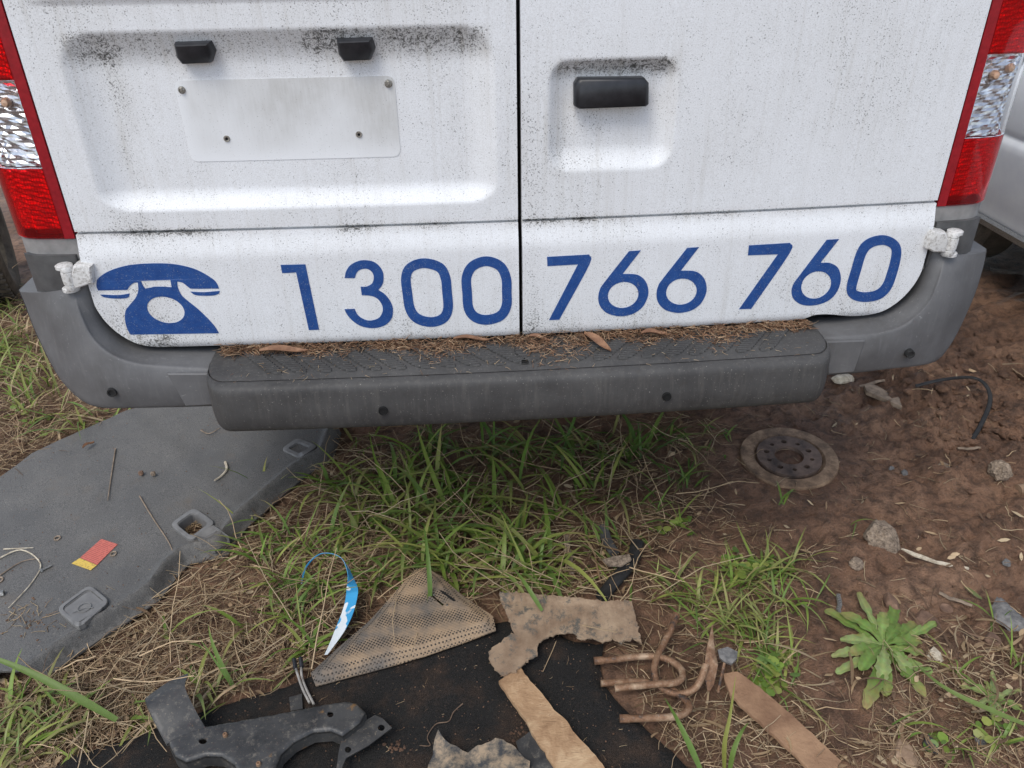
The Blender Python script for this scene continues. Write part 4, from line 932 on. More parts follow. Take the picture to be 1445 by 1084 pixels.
for x, y in ((415, 934), (424, 932)): MB().tube([Fz(x, y - 4, 0.022), Fz(x + 2, y + 10, 0.02)], 0.0045, 8).build('plug', 'black_plastic', WR)
stem([(653, 993), (640, 1005), (633, 1018), (615, 1022), (603, 1040), (607, 1052), (592, 1052)], 0.0014, 'thin brown twine curling across the black felt', Fz, 'twine', 'twine', 'twine')

# ---- mud caked corrugated sheet
cor = zz([(15, 195), (170, 200), (420, 225), (540, 240), (690, 243), (705, 300), (725, 370), (740, 445), (700, 425), (640, 447), (590, 420), (545, 447), (490, 425), (430, 432), (390, 395), (300, 405), (230, 435), (205, 480), (210, 515), (150, 545), (95, 590), (30, 614), (0, 590), (-30, 545), (-38, 490), (40, 425), (90, 400), (55, 300), (30, 240)], 700, 784)
cw = xy(cor, 0.05)
ca = oz(706, 840, .05); cb = oz(903, 853, .05); cdir = Vector((cb.x - ca.x, cb.y - ca.y)).normalized()
def cor_h(x, y):
    s_ = (x - ca.x) * cdir.x + (y - ca.y) * cdir.y; t = (x - ca.x) * -cdir.y + (y - ca.y) * cdir.x
    am = sst(-0.12, -0.09, t)
    return 0.052 + 0.0020 * am * math.sin(s_ * 2 * math.pi / 0.0165 + 2.2 * nz(x, y, 0, 9)) * (0.6 + 0.8 * nz(x, y, 7, 12)) + 0.005 * nz(x, y, 3, 16) + 0.010 * sst(-0.02, 0.0, t) * 0.5
tag(slab(cw, cor_h, 0.004, 0.0050, rag=0.0016).build('corrugated_scrap', 'corrugated_mud', angle=60), 'torn corrugated scrap sheet caked in dry mud at the felt edge', 'scrap sheet')
# ---- fibre board strips
b1 = [(703, 962), (715, 953), (735, 942), (748, 962), (770, 985), (782, 1002), (795, 1012), (812, 1036), (835, 1060), (870, 1105), (815, 1120), (780, 1080), (752, 1035), (742, 1016), (720, 985)]
bw1 = xy(b1, 0.045); tag(slab(bw1, lambda x, y: 0.045 + 0.003 * nz(x, y, 0, 14), 0.010, 0.010, rag=0.0009).build('board_strip', 'fibre_board', angle=50), 'pale tan strip of fibre board lying across the black felt', 'board')
b2 = [(1020, 952), (1040, 948), (1068, 968), (1115, 1008), (1150, 1040), (1186, 1074), (1178, 1092), (1150, 1096), (1105, 1050), (1060, 1010), (1032, 982)]
bw2 = xy(b2, 0.03); tag(slab(bw2, lambda x, y: 0.032 + 0.004 * nz(x, y, 0, 10), 0.008, 0.010, rag=0.0009).build('board_strip', 'board_dark', angle=50), 'reddish brown strip of fibre board half buried in mud right of the bent rods', 'board')
sc = zz([(965, 895), (1010, 940), (1060, 960), (1120, 990), (1190, 960), (1260, 930), (1300, 935), (1360, 975), (1430, 1050), (1445, 1180), (900, 1200), (905, 1084), (945, 1000), (950, 930)], 350, 784)
sw = xy(sc, 0.05); tag(slab(sw, lambda x, y: 0.047 + 0.012 * fb(x, y, 12, 3), 0.003, 0.009, rag=0.0014).build('plastic_scrap', 'grey_scrap', angle=40), 'mottled grey and tan torn plastic scrap at the bottom centre', 'scrap')
sc2 = [(728, 1046), (752, 1028), (760, 1040), (786, 1088), (780, 1120), (745, 1110), (735, 1070)]
tag(slab(xy(sc2, 0.038), lambda x, y: 0.038 + 0.006 * nz(x, y, 0, 20), 0.004, 0.009).build('plastic_scrap', 'black_metal', angle=40), 'dark grey plastic piece beside the tan board at the bottom', 'scrap')

# ---- bent rusty rods
def rod(pts, lab, r=0.0074):
    P = catmull([oz(x, y, z) for (x, y), z in zip(zz([(a, b) for a, b, _ in pts], 700, 784), [c_ for *_, c_ in pts])], 7)
    U = empty('u_bolt', (P[0].x, P[0].y, 0.02), lab, 'u bolt', 'rusty rods beside the felt')
    MB().tube(P, r, 12).build('rod', 'rust_rod', U); t = (P[1] - P[0]).normalized()
    MB().tube([P[0] - t * 0.003, P[0] + t * 0.016], r * 1.13, 12).build('thread', 'rust_rod', U, angle=30)
rod([(508, 537, .034), (600, 530, .034), (700, 518, .034), (800, 515, .036), (880, 532, .038), (940, 575, .040), (950, 620, .042), (910, 648, .045), (800, 657, .046), (700, 668, .046), (605, 677, .045)], 'topmost rusty U shaped rod with both ends pointing left')
rod([(918, 305, .055), (895, 370, .048), (855, 450, .042), (820, 520, .040), (806, 590, .036), (825, 650, .030), (880, 695, .026), (950, 705, .028), (1015, 675, .040), (1050, 615, .055), (1070, 555, .068)], 'rusty U shaped rod standing with its end up by the grass')
rod([(638, 832, .034), (740, 830, .034), (850, 826, .034), (930, 818, .034), (978, 790, .032), (980, 755, .030), (940, 715, .026), (870, 670, .024), (760, 645, .026), (650, 645, .028), (535, 652, .030)], 'lowest rusty U shaped rod with a pale band on its end')
# folded torn shard by the rods
sh = [[(1102, 350, .085), (1108, 430, .075), (1112, 470, .07)], [(1075, 470, .075), (1100, 520, .07), (1130, 560, .06)], [(1058, 590, .055), (1080, 620, .045), (1120, 612, .045)], [(1078, 690, .025), (1090, 690, .025), (1110, 660, .03)]]
sh = [catmull([oz(*zz([(x, y)], 700, 784)[0], z) for x, y, z in r], 3) for r in sh]
SH = empty('metal_shard', oz(1003, 975, 0.02), 'folded rusty shard with a grey broken tip beside the bent rods', 'shard')
mb = MB().grid(sh); mb.grid([[p + Vector((0.002, 0.003, -0.002)) for p in r] for r in sh], flip=True); mb.build('fold', 'rust_rod', SH, angle=30)
tp = [oz(*q, 0.07) for q in zz([(1130, 480), (1180, 465), (1232, 490), (1228, 525), (1200, 552), (1165, 540), (1140, 520)], 700, 784)]
MB().prism(tp, (), Vector((0.002, 0.004, -0.010))).build('broken_tip', 'stone_grey', SH, smooth=False)
MB().tube([oz(*q, z) for q, z in zip(zz([(1165, 545), (1150, 610), (1130, 700)], 700, 784), (.06, .04, .02))], 0.003, 7).build('prong', 'rust_rod', SH)

# ---- hose pieces
HZ = [(x, y) for x, y in zz([(722, 815), (705, 880), (680, 930), (625, 990), (575, 1050), (540, 1095)], 700, 540)]
tag(MB().tube(catmull([G(x, y, 0.018) for x, y in HZ], 5), 0.017, 14, flat=0.7).build('rubber_hose', 'black_rubber'), 'thick bent black rubber hose lying behind the corrugated sheet', 'hose')
tag(MB().tube(catmull([G(x, y, 0.016) for x, y in zz([(545, 735), (560, 790), (585, 840), (605, 870)], 700, 540)], 5), 0.014, 12, flat=0.7).build('rubber_hose', 'trim_dark'), 'short grey green hose end in the grass above the black hose', 'hose')
tag(slab(xy(zz([(540, 905), (600, 885), (680, 875), (690, 905), (640, 935), (575, 935)], 700, 540), 0.045), lambda x, y: 0.045 + 0.004 * nz(x, y, 0, 25), 0.004, 0.008).build('mud_flake', 'stone_pale'), 'dry tan mud flake stuck on the black hose', 'mud flake')
def stick(a, b, r, lab, mt='wood_grey', name='wood_stick', cat='stick'):
    pa, pb = G(*a, r), G(*b, r); rnd = random.Random(int(a[0])); P = [pa.lerp(pb, i / 6) + Vector((rnd.uniform(-1, 1), rnd.uniform(-1, 1), rnd.uniform(0, .6))) * r * 0.5 for i in range(7)]
    tag(MB().tube(P, lambda t: r * (1 - .4 * abs(t - .4)), 7, flat=0.6).build(name, mt, angle=30), lab, cat)
stick((800, 758), (806, 812), 0.009, 'upright brown stick in the grass left of the hose')
stick((803, 815), (842, 812), 0.007, 'short dark stick lying across the hose end', 'rust_rod')

# ---- brake disc
def disc():
    c_ = G(1114, 648, 0.0); c_.z = gh(c_.x, c_.y) + 0.006
    p = oz(1045, 632, c_.z); r = (p - Vector((c_.x, c_.y, c_.z))).length * 1.0
    q = oz(1183, 664, c_.z); r = (q - p).length / 2; c_ = (p + q) / 2
    D = empty('brake_disc', (c_.x, c_.y, c_.z), 'rusty round brake disc with a ring of bolt holes lying on the mud', 'brake disc')
    tl = Matrix.Rotation(0.05, 3, 'X') @ Matrix.Rotation(-0.04, 3, 'Y')
    MB().lathe([(r * .70, -0.012), (r * .985, -0.012), (r, -0.009), (r, 0.008), (r * .985, 0.011), (r * .74, 0.011), (r * .70, 0.006), (r * .67, 0.0), (r * .62, 0.002)], c_, 72, tl).build('friction_ring', 'rusty_disc', D)
    rh, rb = r * .66, r * .30
    outer = [(rh * math.cos(a), rh * math.sin(a), 0.0) for a in (2 * math.pi * i / 56 for i in range(56))]
    holes = [[(rb * math.cos(a), rb * math.sin(a), 0.0) for a in (2 * math.pi * i / 36 for i in range(36))]]
    for i in range(10):
        a0 = 2 * math.pi * i / 10 + 0.2; rr = 0.0088 if i % 2 == 0 else 0.0068
        holes.append([(r * .46 * math.cos(a0) + rr * math.cos(a), r * .46 * math.sin(a0) + rr * math.sin(a), 0.0) for a in (2 * math.pi * j / 12 for j in range(12))])
    up = Vector((0, 0, 0.014)); F_ = lambda l: [tl @ (Vector(p_) + up) + c_ for p_ in l]
    mb = MB().prism(F_(outer), [F_(h) for h in holes], tl @ Vector((0, 0, -0.016))); mb.build('hub_face', 'disc_hat', D, angle=35)
    MB().lathe([(0.001, 0.004), (rb * .8, 0.003), (rb * 1.02, 0.001)], c_, 30, tl).build('packed_mud', 'mud', D)
disc()

# ---- stones and scraps on the right
def stone(px, py, sx, sy, lab, mt='stone_brown', hgt=0.6, name='stone', cat='stone', rough=0.28, seed=0, ang=True):
    p = G(px, py, 0.0); bm = bmesh.new(); bmesh.ops.create_icosphere(bm, subdivisions=4, radius=1); sc_ = 1 / ((p - CAM).dot(CF)) * FPX
    rx, ry = sx / sc_ / 2, sy / sc_ / 2 / 0.72
    for v in bm.verts:
        q = v.co * (1 + rough * mnoise.noise(v.co * 1.5 + Vector((seed * 7.3, px, py))) + rough * .5 * mnoise.noise(v.co * 4 + Vector((seed, py, px))) + rough * .35 * mnoise.noise(v.co * 9 + Vector((seed, py, px))))
        if ang:
            for d_ in ((1, .3, .2), (-.6, .8, .3), (-.3, -1, .2), (.2, .2, 1), (.6, -.7, .5)):
                dv = Vector(d_).normalized(); e = q.dot(dv) - 0.72
                if e > 0: q = q - dv * e * 0.85
        v.co = q
    bm.verts.ensure_lookup_table()
    vs = [Vector((p.x + v.co.x * rx, p.y + v.co.y * ry, p.z + v.co.z * min(rx, ry) * hgt + min(rx, ry) * hgt * 0.35)) for v in bm.verts]
    mb = MB().add(vs, [[v.index for v in f.verts] for f in bm.faces]); bm.free(); return tag(mb.build(name, mt, angle=35), lab, cat)
stone(1243, 762, 46, 44, 'rough pale lump of concrete on the mud right of centre', 'stone_pale', 0.9, 'concrete_lump', 'concrete', 0.35, 1)
stone(1410, 668, 28, 22, 'rounded pale tan stone at the far right of the mud', 'stone_pale', 1.0, seed=2, ang=False)
stone(1331, 660, 26, 15, 'flat pinkish stone chip in the churned mud', 'stone_pale', 0.4, seed=3)
stone(1208, 797, 22, 17, 'small smooth tan stone left below the concrete lump', 'stone_pale', 0.7, seed=4)
stone(1306, 881, 42, 30, 'flat reddish brown stone right above the rosette plant', 'stone_brown', 0.5, seed=5)
stone(1258, 855, 18, 30, 'narrow red brown stone standing behind the rosette plant', 'stone_brown', 1.2, seed=6)
stone(1426, 874, 40, 52, 'dark grey slate fragment at the right edge', 'stone_grey', 0.35, seed=7)
stone(1312, 1053, 24, 22, 'black stone in the mud near the bottom right', 'trim_dark', 0.8, seed=8)
stone(1384, 1045, 18, 16, 'small grey pebble near the bottom right corner', 'stone_grey', 0.8, seed=9, ang=False)
stone(1276, 668, 10, 8, 'tiny white pebble on the bare mud right of the brake disc', 'stone_grey', 0.8, seed=10)
stone(1258, 662, 9, 6, 'tiny grey pebble beside the white one on the mud', 'stone_grey', 0.8, seed=11)
stone(1400, 905, 24, 18, 'reddish pebble below the slate fragment', 'stone_brown', 0.7, seed=12)
stone(1318, 926, 22, 16, 'crumpled white scrap beside the rosette plant', 'wood_pale', 0.7, 'paper_scrap', 'scrap', 0.5, 13)
stone(1190, 536, 34, 16, 'pale timber block under the right end of the step', 'wood_pale', 0.6, 'timber_block', 'timber', 0.2, 14)
stone(1275, 1068, 40, 34, 'tan clod of earth at the bottom right', 'muddy_sheet', 0.7, 'mud_clod', 'clod', 0.4, 15)
stone(1420, 795, 12, 9, 'small grey stone in the mud at the right', 'stone_grey', 0.8, seed=16)
stone(205, 686, 7, 6, 'brown seed on the mat', 'stone_brown', 1.0, 'seed', 'seed', 0.2, 17).location.z += 0.045
stone(222, 687, 7, 6, 'tan seed beside the brown one on the mat', 'stone_pale', 1.0, 'seed', 'seed', 0.2, 18).location.z += 0.045
def chip(poly, z, th, lab, mt, name='wood_chip', cat='wood chip'):
    w = xy(poly, z); g0 = sum(gh(*q) for q in w) / len(w) + 0.004; tag(slab(w, lambda x, y: g0 + z + 0.003 * nz(x, y, 0, 20), th, 0.010, rag=0.0006).build(name, mt, angle=40), lab, cat)
chip([(1217, 553), (1226, 551), (1266, 572), (1270, 584), (1258, 580), (1220, 562)], 0.018, 0.014, 'thick split wood chip on the mud right of the step', 'wood_grey')
stick((1199, 551), (1247, 537), 0.008, 'thin grey stick pointing under the bumper corner')
chip([(1272, 774), (1280, 776), (1322, 792), (1366, 801), (1368, 803), (1330, 797), (1292, 785)], 0.010, 0.005, 'long whitish wood splinter on the mud below the concrete', 'wood_pale')
stick((1183, 838), (1186, 872), 0.006, 'short grey steel pin stuck in the mud left of the rosette plant', 'zinc_metal', 'steel_pin', 'pin')
stick((1352, 634), (1385, 632), 0.006, 'small tan stick in the churned mud'); stick((1325, 838), (1372, 856), 0.006, 'grey brown stick beside the bottle cap')
tag(MB().lathe([(0.0005, 0.003), (0.010, 0.003), (0.013, 0.005), (0.0145, 0.0045), (0.015, -0.004)], G(1335, 860, 0.004), 24).build('bottle_cap', 'stone_brown'), 'muddy round cap pressed into the ground', 'cap')
PP = G(1436, 692, 0.016); tag(MB().tube([PP, PP + Vector((0.10, 0.01, 0.0))], 0.017, 16).build('pipe_stub', 'muddy_sheet'), 'short muddy pipe stub at the right photo edge', 'pipe')
tag(MB().tube(catmull([G(x, y, z) for x, y, z in ((1292, 545, .01), (1330, 536, .035), (1372, 533, .05), (1392, 545, .06), (1397, 568, .045), (1384, 600, .02), (1372, 620, 0.0))], 6), 0.007, 8, flat=0.6).build('bent_strap', 'black_rubber'), 'dark bent strap sticking out of the mud clods', 'strap')
CLODS = MB()
rc = random.Random(5)
def lump(mb, c, r, col, sub=1, fl=0.75):
    bm = bmesh.new(); bmesh.ops.create_icosphere(bm, subdivisions=sub, radius=1); s_ = rc.uniform(0, 99)
    vs = [Vector((v.co.x, v.co.y, v.co.z * fl)) * r * (1 + .55 * mnoise.noise(v.co * 1.3 + Vector((s_, s_, 0))) + .35 * mnoise.noise(v.co * 3.1 + Vector((s_, 0, s_)))) + c for v in bm.verts]
    mb.add(vs, [[v.index for v in f.verts] for f in bm.faces], col); bm.free()
mudcols = [(0.18, 0.108, 0.072), (0.25, 0.152, 0.10), (0.14, 0.085, 0.06), (0.32, 0.20, 0.135)]
for i in range(300):
    px, py = rc.gauss(1385, 60), rc.gauss(560, 48)
    if py < 440 or px < 1230: continue
    r_ = rc.uniform(0.004, 0.020) * (1.2 if rc.random() < .2 else 0.7); lump(CLODS, G(px, py, -r_ * 0.1), r_, rc.choice(mudcols[:3]), 2 if r_ > .008 else 1, 0.6)
for i in range(1500):
    px, py = rc.uniform(880, 1500), rc.uniform(470, 1084)
    r_ = rc.uniform(0.0014, 0.0042) * (2.0 if rc.random() < .06 else 1); lump(CLODS, G(px, py, r_ * 0.2), r_, rc.choice(mudcols))
for i in range(1500):
    px, py = rc.uniform(-10, 900), rc.uniform(560, 1084); w_ = oz(px, py, MATZ)
    inm = inpoly(w_.x, w_.y, mat_w)
    if inm and rc.random() < .45: continue
    inf = inpoly(*oz(px, py, FZ).xy, felt_w)
    r_ = rc.uniform(0.0010, 0.0030) * (0.7 if inm or inf else 1.3); c_ = Mz(px, py) if inm else (Fz(px, py) if inf else G(px, py)); lump(CLODS, c_, r_, rc.choice(mudcols + [(0.28, 0.21, 0.15)]))
for cx, cy, n, s_ in ((722, 1072, 40, 10), (560, 1058, 26, 9), (40, 875, 30, 22), (735, 1030, 18, 10)):
    for i in range(n):
        px, py = rc.gauss(cx, s_), rc.gauss(cy, s_ * .6); r_ = rc.uniform(.001, .0045); lump(CLODS, (Fz(px, py) if cy > 900 else Mz(px, py)), r_, rc.choice([(0.20, 0.10, 0.055), (0.14, 0.08, 0.05)]))
tag(CLODS.build('soil_crumbs', 'mud', angle=None, fix=False, base=(0, 0, 0)), 'loose mud clods and soil crumbs scattered over the ground', kind='stuff')

# ================================================================= PLANTS
rg_ = random.Random(11)
def blade(mb, p, az, L, w, e0, e1, col, n=6, fold=0.25, twist=0.0, floor=True):
    pts = []; q = Vector(p)
    for i in range(n + 1):
        t = i / n; e = e0 + (e1 - e0) * t ** 1.1; a = az + twist * t
        d_ = Vector((math.cos(a) * math.cos(e), math.sin(a) * math.cos(e), math.sin(e)))
        if i: q = q + d_ * (L / n)
        if floor: 
            zf = gh(q.x, q.y) + 0.004
            if q.z < zf: q = Vector((q.x, q.y, zf))
        pts.append((q.copy(), a))
    vs = []
    for i, (q, a) in enumerate(pts):
        t = i / n; ww = w * 0.5 * (0.55 + 0.45 * min(1, t * 4)) * max(0.04, (1 - t ** 2.4)); sdv = Vector((-math.sin(a), math.cos(a), 0))
        vs += [q - sdv * ww + Vector((0, 0, ww * fold)), q, q + sdv * ww + Vector((0, 0, ww * fold))]
    fs = []
    for i in range(n):
        for j in (0, 1): a = i * 3 + j; fs.append((a, a + 1, a + 4, a + 3))
    mb.add(vs, fs); wt = rg_.random() ** 2; tp_ = (0.42, 0.33, 0.17)
    for i in range(n + 1):
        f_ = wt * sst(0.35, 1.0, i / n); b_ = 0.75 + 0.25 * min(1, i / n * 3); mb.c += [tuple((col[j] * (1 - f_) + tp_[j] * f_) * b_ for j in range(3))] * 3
greens = [(0.209, 0.319, 0.059), (0.155, 0.256, 0.051), (0.274, 0.365, 0.081), (0.182, 0.296, 0.075), (0.347, 0.389, 0.105)]
dark = [(0.131, 0.233, 0.050), (0.160, 0.267, 0.058), (0.112, 0.199, 0.050), (0.206, 0.293, 0.075)]
yel = [(0.345, 0.345, 0.127), (0.299, 0.333, 0.115)]
tans = [(0.448, 0.322, 0.194), (0.329, 0.224, 0.135), (0.598, 0.448, 0.284), (0.239, 0.158, 0.098), (0.493, 0.389, 0.254), (0.179, 0.116, 0.075)]
def jit(c): k_ = rg_.uniform(.8, 1.2); return tuple(min(1, v * k_) for v in c)
GR = MB()
def clump(px, py, n, lmin, lmax, spread, wmin=0.004, wmax=0.009, pal=greens, az=None, azs=3.2, e=(0.5, 1.35)):
    for i in range(n):
        qx, qy = rg_.gauss(px, spread), rg_.gauss(py, spread * 0.6); p = G(qx, qy)
        L = rg_.uniform(lmin, lmax); a = rg_.uniform(-math.pi, math.pi) if az is None else rg_.gauss(az, azs)
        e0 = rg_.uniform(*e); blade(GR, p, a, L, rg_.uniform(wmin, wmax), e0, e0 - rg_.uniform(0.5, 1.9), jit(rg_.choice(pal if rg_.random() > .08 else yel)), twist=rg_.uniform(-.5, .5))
mid = [(560, 690), (600, 720), (640, 690), (690, 650), (620, 640), (740, 640), (700, 720), (660, 760), (720, 770), (580, 770), (540, 740), (500, 700), (780, 640), (820, 650), (840, 700), (780, 720), (600, 800), (640, 810), (700, 810), (740, 820), (500, 760), (470, 690), (860, 640), (900, 650), (760, 800)]
for x, y in mid: clump(x, y, 16, 0.07, 0.24, 14, 0.006, 0.0145, dark if y < 660 else greens)
for x, y, n in ((610, 660, 14), (660, 730, 14), (560, 720, 12), (720, 690, 14), (640, 790, 16), (745, 800, 12)): clump(x, y, n // 2, 0.15, 0.30, 14, 0.008, 0.015, greens, e=(0.5, 1.3))
for x, y, n, l in ((950, 620, 14, .16), (985, 640, 12, .14), (965, 690, 10, .14), (1010, 610, 8, .1), (920, 720, 8, .12), (860, 760, 8, .14)): clump(x, y, n, 0.06, l, 10, 0.004, 0.009, dark)
for x, y, n in ((1000, 850, 26), (1050, 830, 30), (1085, 815, 26), (1040, 880, 34), (1070, 900, 30), (1090, 930, 24), (1015, 900, 16), (1110, 860, 18), (960, 840, 14), (1100, 970, 12), (940, 850, 10), (1110, 800, 12)): clump(x, y, n, 0.05, 0.15, 14, 0.003, 0.008, greens + yel)
for x, y, n in ((395, 830, 16), (420, 870, 18), (430, 920, 14), (375, 790, 14), (400, 760, 12), (380, 700, 10), (355, 740, 8), (450, 830, 10), (470, 790, 12), (430, 780, 12), (520, 830, 12), (555, 810, 10), (350, 890, 3), (240, 910, 4), (290, 980, 8), (335, 975, 6)): clump(x, y, n, 0.06, 0.17, 9, 0.004, 0.010, greens)
for x, y, n in ((20, 1010, 26), (60, 1040, 26), (10, 1060, 24), (90, 1010, 14), (120, 1030, 10), (50, 990, 14), (185, 1010, 8), (200, 1030, 6), (20, 1080, 20)): clump(x, y, n, 0.05, 0.15, 12, 0.004, 0.010, greens + yel, e=(0.2, 1.0))
for x, y, n in ((20, 480, 30), (50, 500, 26), (10, 530, 26), (60, 560, 16), (30, 580, 16), (100, 600, 12), (15, 440, 26), (-10, 500, 30), (150, 600, 9), (135, 590, 8), (40, 540, 14), (-20, 430, 30), (10, 410, 20)): clump(x, y, n, 0.08, 0.22, 16, 0.004, 0.010, greens + yel + [tans[2], tans[4]])
for x, y, n in ((1345, 950, 8), (1440, 940, 9), (1420, 1050, 9), (1350, 1060, 7), (1260, 1040, 4), (1200, 740, 2), (1100, 715, 3), (955, 740, 5), (965, 735, 4), (1395, 880, 4)): clump(x, y, n, 0.04, 0.11, 8, 0.003, 0.008, greens)
for i in range(150):
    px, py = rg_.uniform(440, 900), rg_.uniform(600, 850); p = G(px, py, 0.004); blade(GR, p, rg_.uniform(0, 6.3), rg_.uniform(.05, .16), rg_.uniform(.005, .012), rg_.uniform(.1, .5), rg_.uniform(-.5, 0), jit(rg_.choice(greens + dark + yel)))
for i in range(620):
    px, py = (rg_.uniform(430, 960), rg_.uniform(600, 850)) if i < 230 else (rg_.uniform(40, 480), rg_.uniform(740, 1060)) if i < 430 else (rg_.uniform(-60, 170), rg_.uniform(410, 680)) if i < 520 else (rg_.uniform(900, 1445), rg_.uniform(860, 1084))
    if inpoly(*oz(px, py, MATZ).xy, mat_w) or inpoly(*oz(px, py, FZ).xy, felt_w): continue
    blade(GR, G(px, py, rg_.uniform(.003, .02)), rg_.uniform(0, 6.3), rg_.uniform(.03, .13), rg_.uniform(.003, .008), rg_.uniform(-.1, .5), rg_.uniform(-.6, 0.1), jit(rg_.choice(tans)), n=5, fold=rg_.uniform(-.3, .6), twist=rg_.uniform(-1.2, 1.2))
# small round leaves of creeping weeds
for cx, cy, n, s_ in ((1075, 800, 60, 16), (1035, 795, 26, 10), (1095, 935, 46, 14), (1080, 960, 30, 12), (965, 735, 14, 8), (930, 745, 8, 6), (150, 598, 26, 12), (40, 590, 30, 20), (1400, 1020, 12, 20), (1325, 1040, 8, 10)):
    for i in range(n):
        p = G(rg_.gauss(cx, s_), rg_.gauss(cy, s_ * .7), rg_.uniform(.004, .03)); r_ = rg_.uniform(.004, .010); a = rg_.uniform(0, 6.3); tl = Matrix.Rotation(a, 3, 'Z') @ Matrix.Rotation(rg_.uniform(-.7, .7), 3, 'X')
        vs = [p] + [p + tl @ Vector((r_ * math.cos(b) * 1.35, r_ * math.sin(b), 0.1 * r_ * math.cos(2 * b))) for b in (2 * math.pi * k_ / 7 for k_ in range(7))]
        GR.add(vs, [(0, 1 + k_, 1 + (k_ + 1) % 7) for k_ in range(7)], jit(rg_.choice(greens)))
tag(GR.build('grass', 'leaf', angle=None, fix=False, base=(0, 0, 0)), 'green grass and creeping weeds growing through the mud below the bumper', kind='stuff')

# dry straw
SR = MB()
def strand(mb, p, az, L, r, col, bend=0.6, lift=0.3, floor=True):
    q = Vector(p); e = rg_.uniform(-.05, lift); P = [q.copy()]; n = 4; a = az
    for i in range(n):
        a += rg_.uniform(-bend, bend) * .5; e += rg_.uniform(-.35, .25)
        q = q + Vector((math.cos(a) * math.cos(e), math.sin(a) * math.cos(e), math.sin(e))) * (L / n)
        if floor: q.z = max(q.z, gh(q.x, q.y) + r)
        P.append(q.copy())
    mb.tube(P, lambda t: r * (1 - .5 * t), 3, False); mb.c += [col] * (len(P) * 3)
def inmat(px, py): return inpoly(*oz(px, py, MATZ).xy, mat_w) or inpoly(*oz(px, py, FZ).xy, felt_w)
zones = [([(150, 890), (250, 800), (345, 745), (460, 640), (560, 620), (560, 800), (450, 940), (260, 1000), (60, 1060), (40, 960)], 2300, .03, .12, .12),
         ([(460, 600), (1010, 580), (1000, 720), (860, 830), (700, 860), (470, 860)], 1300, .03, .14, .2),
         ([(0, 400), (60, 480), (110, 560), (190, 590), (60, 650), (0, 690), (-60, 700), (-60, 400)], 1500, .04, .16, .35),
         ([(0, 960), (200, 940), (260, 1000), (100, 1084), (0, 1084)], 900, .02, .08, .1),
         ([(860, 900), (1010, 860), (1130, 930), (1180, 1084), (960, 1084)], 550, .02, .09, .12),
         ([(1290, 900), (1445, 890), (1445, 1084), (1180, 1084), (1250, 990)], 450, .02, .09, .15),
         ([(860, 720), (1010, 690), (1160, 790), (1100, 860), (900, 860)], 350, .02, .08, .1),
         ([(1000, 600), (1445, 480), (1445, 900), (1130, 1000), (1000, 800)], 330, .015, .07, .05)]
for poly, n, l0, l1, lf in zones:
    x0, x1, y0, y1 = min(p[0] for p in poly), max(p[0] for p in poly), min(p[1] for p in poly), max(p[1] for p in poly); k_ = 0
    while k_ < n:
        px, py = rg_.uniform(x0, x1), rg_.uniform(y0, y1)
        if not inpoly(px, py, poly): continue
        k_ += 1
        if inmat(px, py): continue
        strand(SR, G(px, py, rg_.uniform(.001, .022)), rg_.uniform(0, 6.3), rg_.uniform(l0, l1), rg_.uniform(.0006, .0016), jit(rg_.choice(tans)), 0.7, lf)
for i in range(330):
    px, py = (rg_.uniform(440, 960), rg_.uniform(610, 850)) if i < 170 else (rg_.uniform(60, 460), rg_.uniform(760, 1050)) if i < 260 else (rg_.uniform(-60, 150), rg_.uniform(420, 680))
    if inmat(px, py): continue
    strand(SR, G(px, py, rg_.uniform(.004, .05)), rg_.uniform(0, 6.3), rg_.uniform(.10, .26), rg_.uniform(.0011, .0021), jit(rg_.choice([tans[0], tans[2], tans[4], tans[2]])), 0.6, .5)
for px, py, n, s_ in ((268, 742, 70, 9), (45, 868, 40, 22)):
    for i in range(n): strand(SR, Mz(rg_.gauss(px, s_), rg_.gauss(py, s_ * .5), -0.022 if px > 200 else 0.002), rg_.uniform(0, 6.3), rg_.uniform(.015, .04), .0009, jit(rg_.choice(tans)), .6, .2, False)
for i in range(90):
    px, py = rg_.uniform(400, 900), rg_.uniform(880, 1084)
    if inpoly(*oz(px, py, FZ).xy, felt_w): strand(SR, Fz(px, py, .001), rg_.uniform(0, 6.3), rg_.uniform(.006, .022), .0006, jit(rg_.choice(tans)), .8, .05, False)
# flat chips of dead leaf and bark among the straw
for poly, n in ((zones[0][0], 500), (zones[3][0], 260), (zones[1][0], 200), (zones[5][0], 120), (zones[7][0], 120)):
    x0, x1, y0, y1 = min(p[0] for p in poly), max(p[0] for p in poly), min(p[1] for p in poly), max(p[1] for p in poly)
    for i in range(n):
        px, py = rg_.uniform(x0, x1), rg_.uniform(y0, y1)
        if not inpoly(px, py, poly) or inmat(px, py): continue
        p = G(px, py, rg_.uniform(.002, .012)); a = rg_.uniform(0, 6.3); L, w_ = rg_.uniform(.006, .02), rg_.uniform(.002, .006); tl = Matrix.Rotation(a, 3, 'Z') @ Matrix.Rotation(rg_.uniform(-.6, .6), 3, 'X') @ Matrix.Rotation(rg_.uniform(-.3, .3), 3, 'Y')
        SR.add([p + tl @ Vector(v) for v in ((-L, 0, 0), (-L * .3, w_, .001), (L * .5, w_ * .8, 0), (L, 0, .002), (L * .3, -w_, 0), (-L * .4, -w_ * .9, .001))], [(0, 1, 2, 3, 4, 5)], jit(rg_.choice(tans)))
tag(SR.build('dry_straw', 'straw', angle=None, fix=False, base=(0, 0, 0)), 'dry straw stalks and leaf litter matted over the mud', kind='stuff')

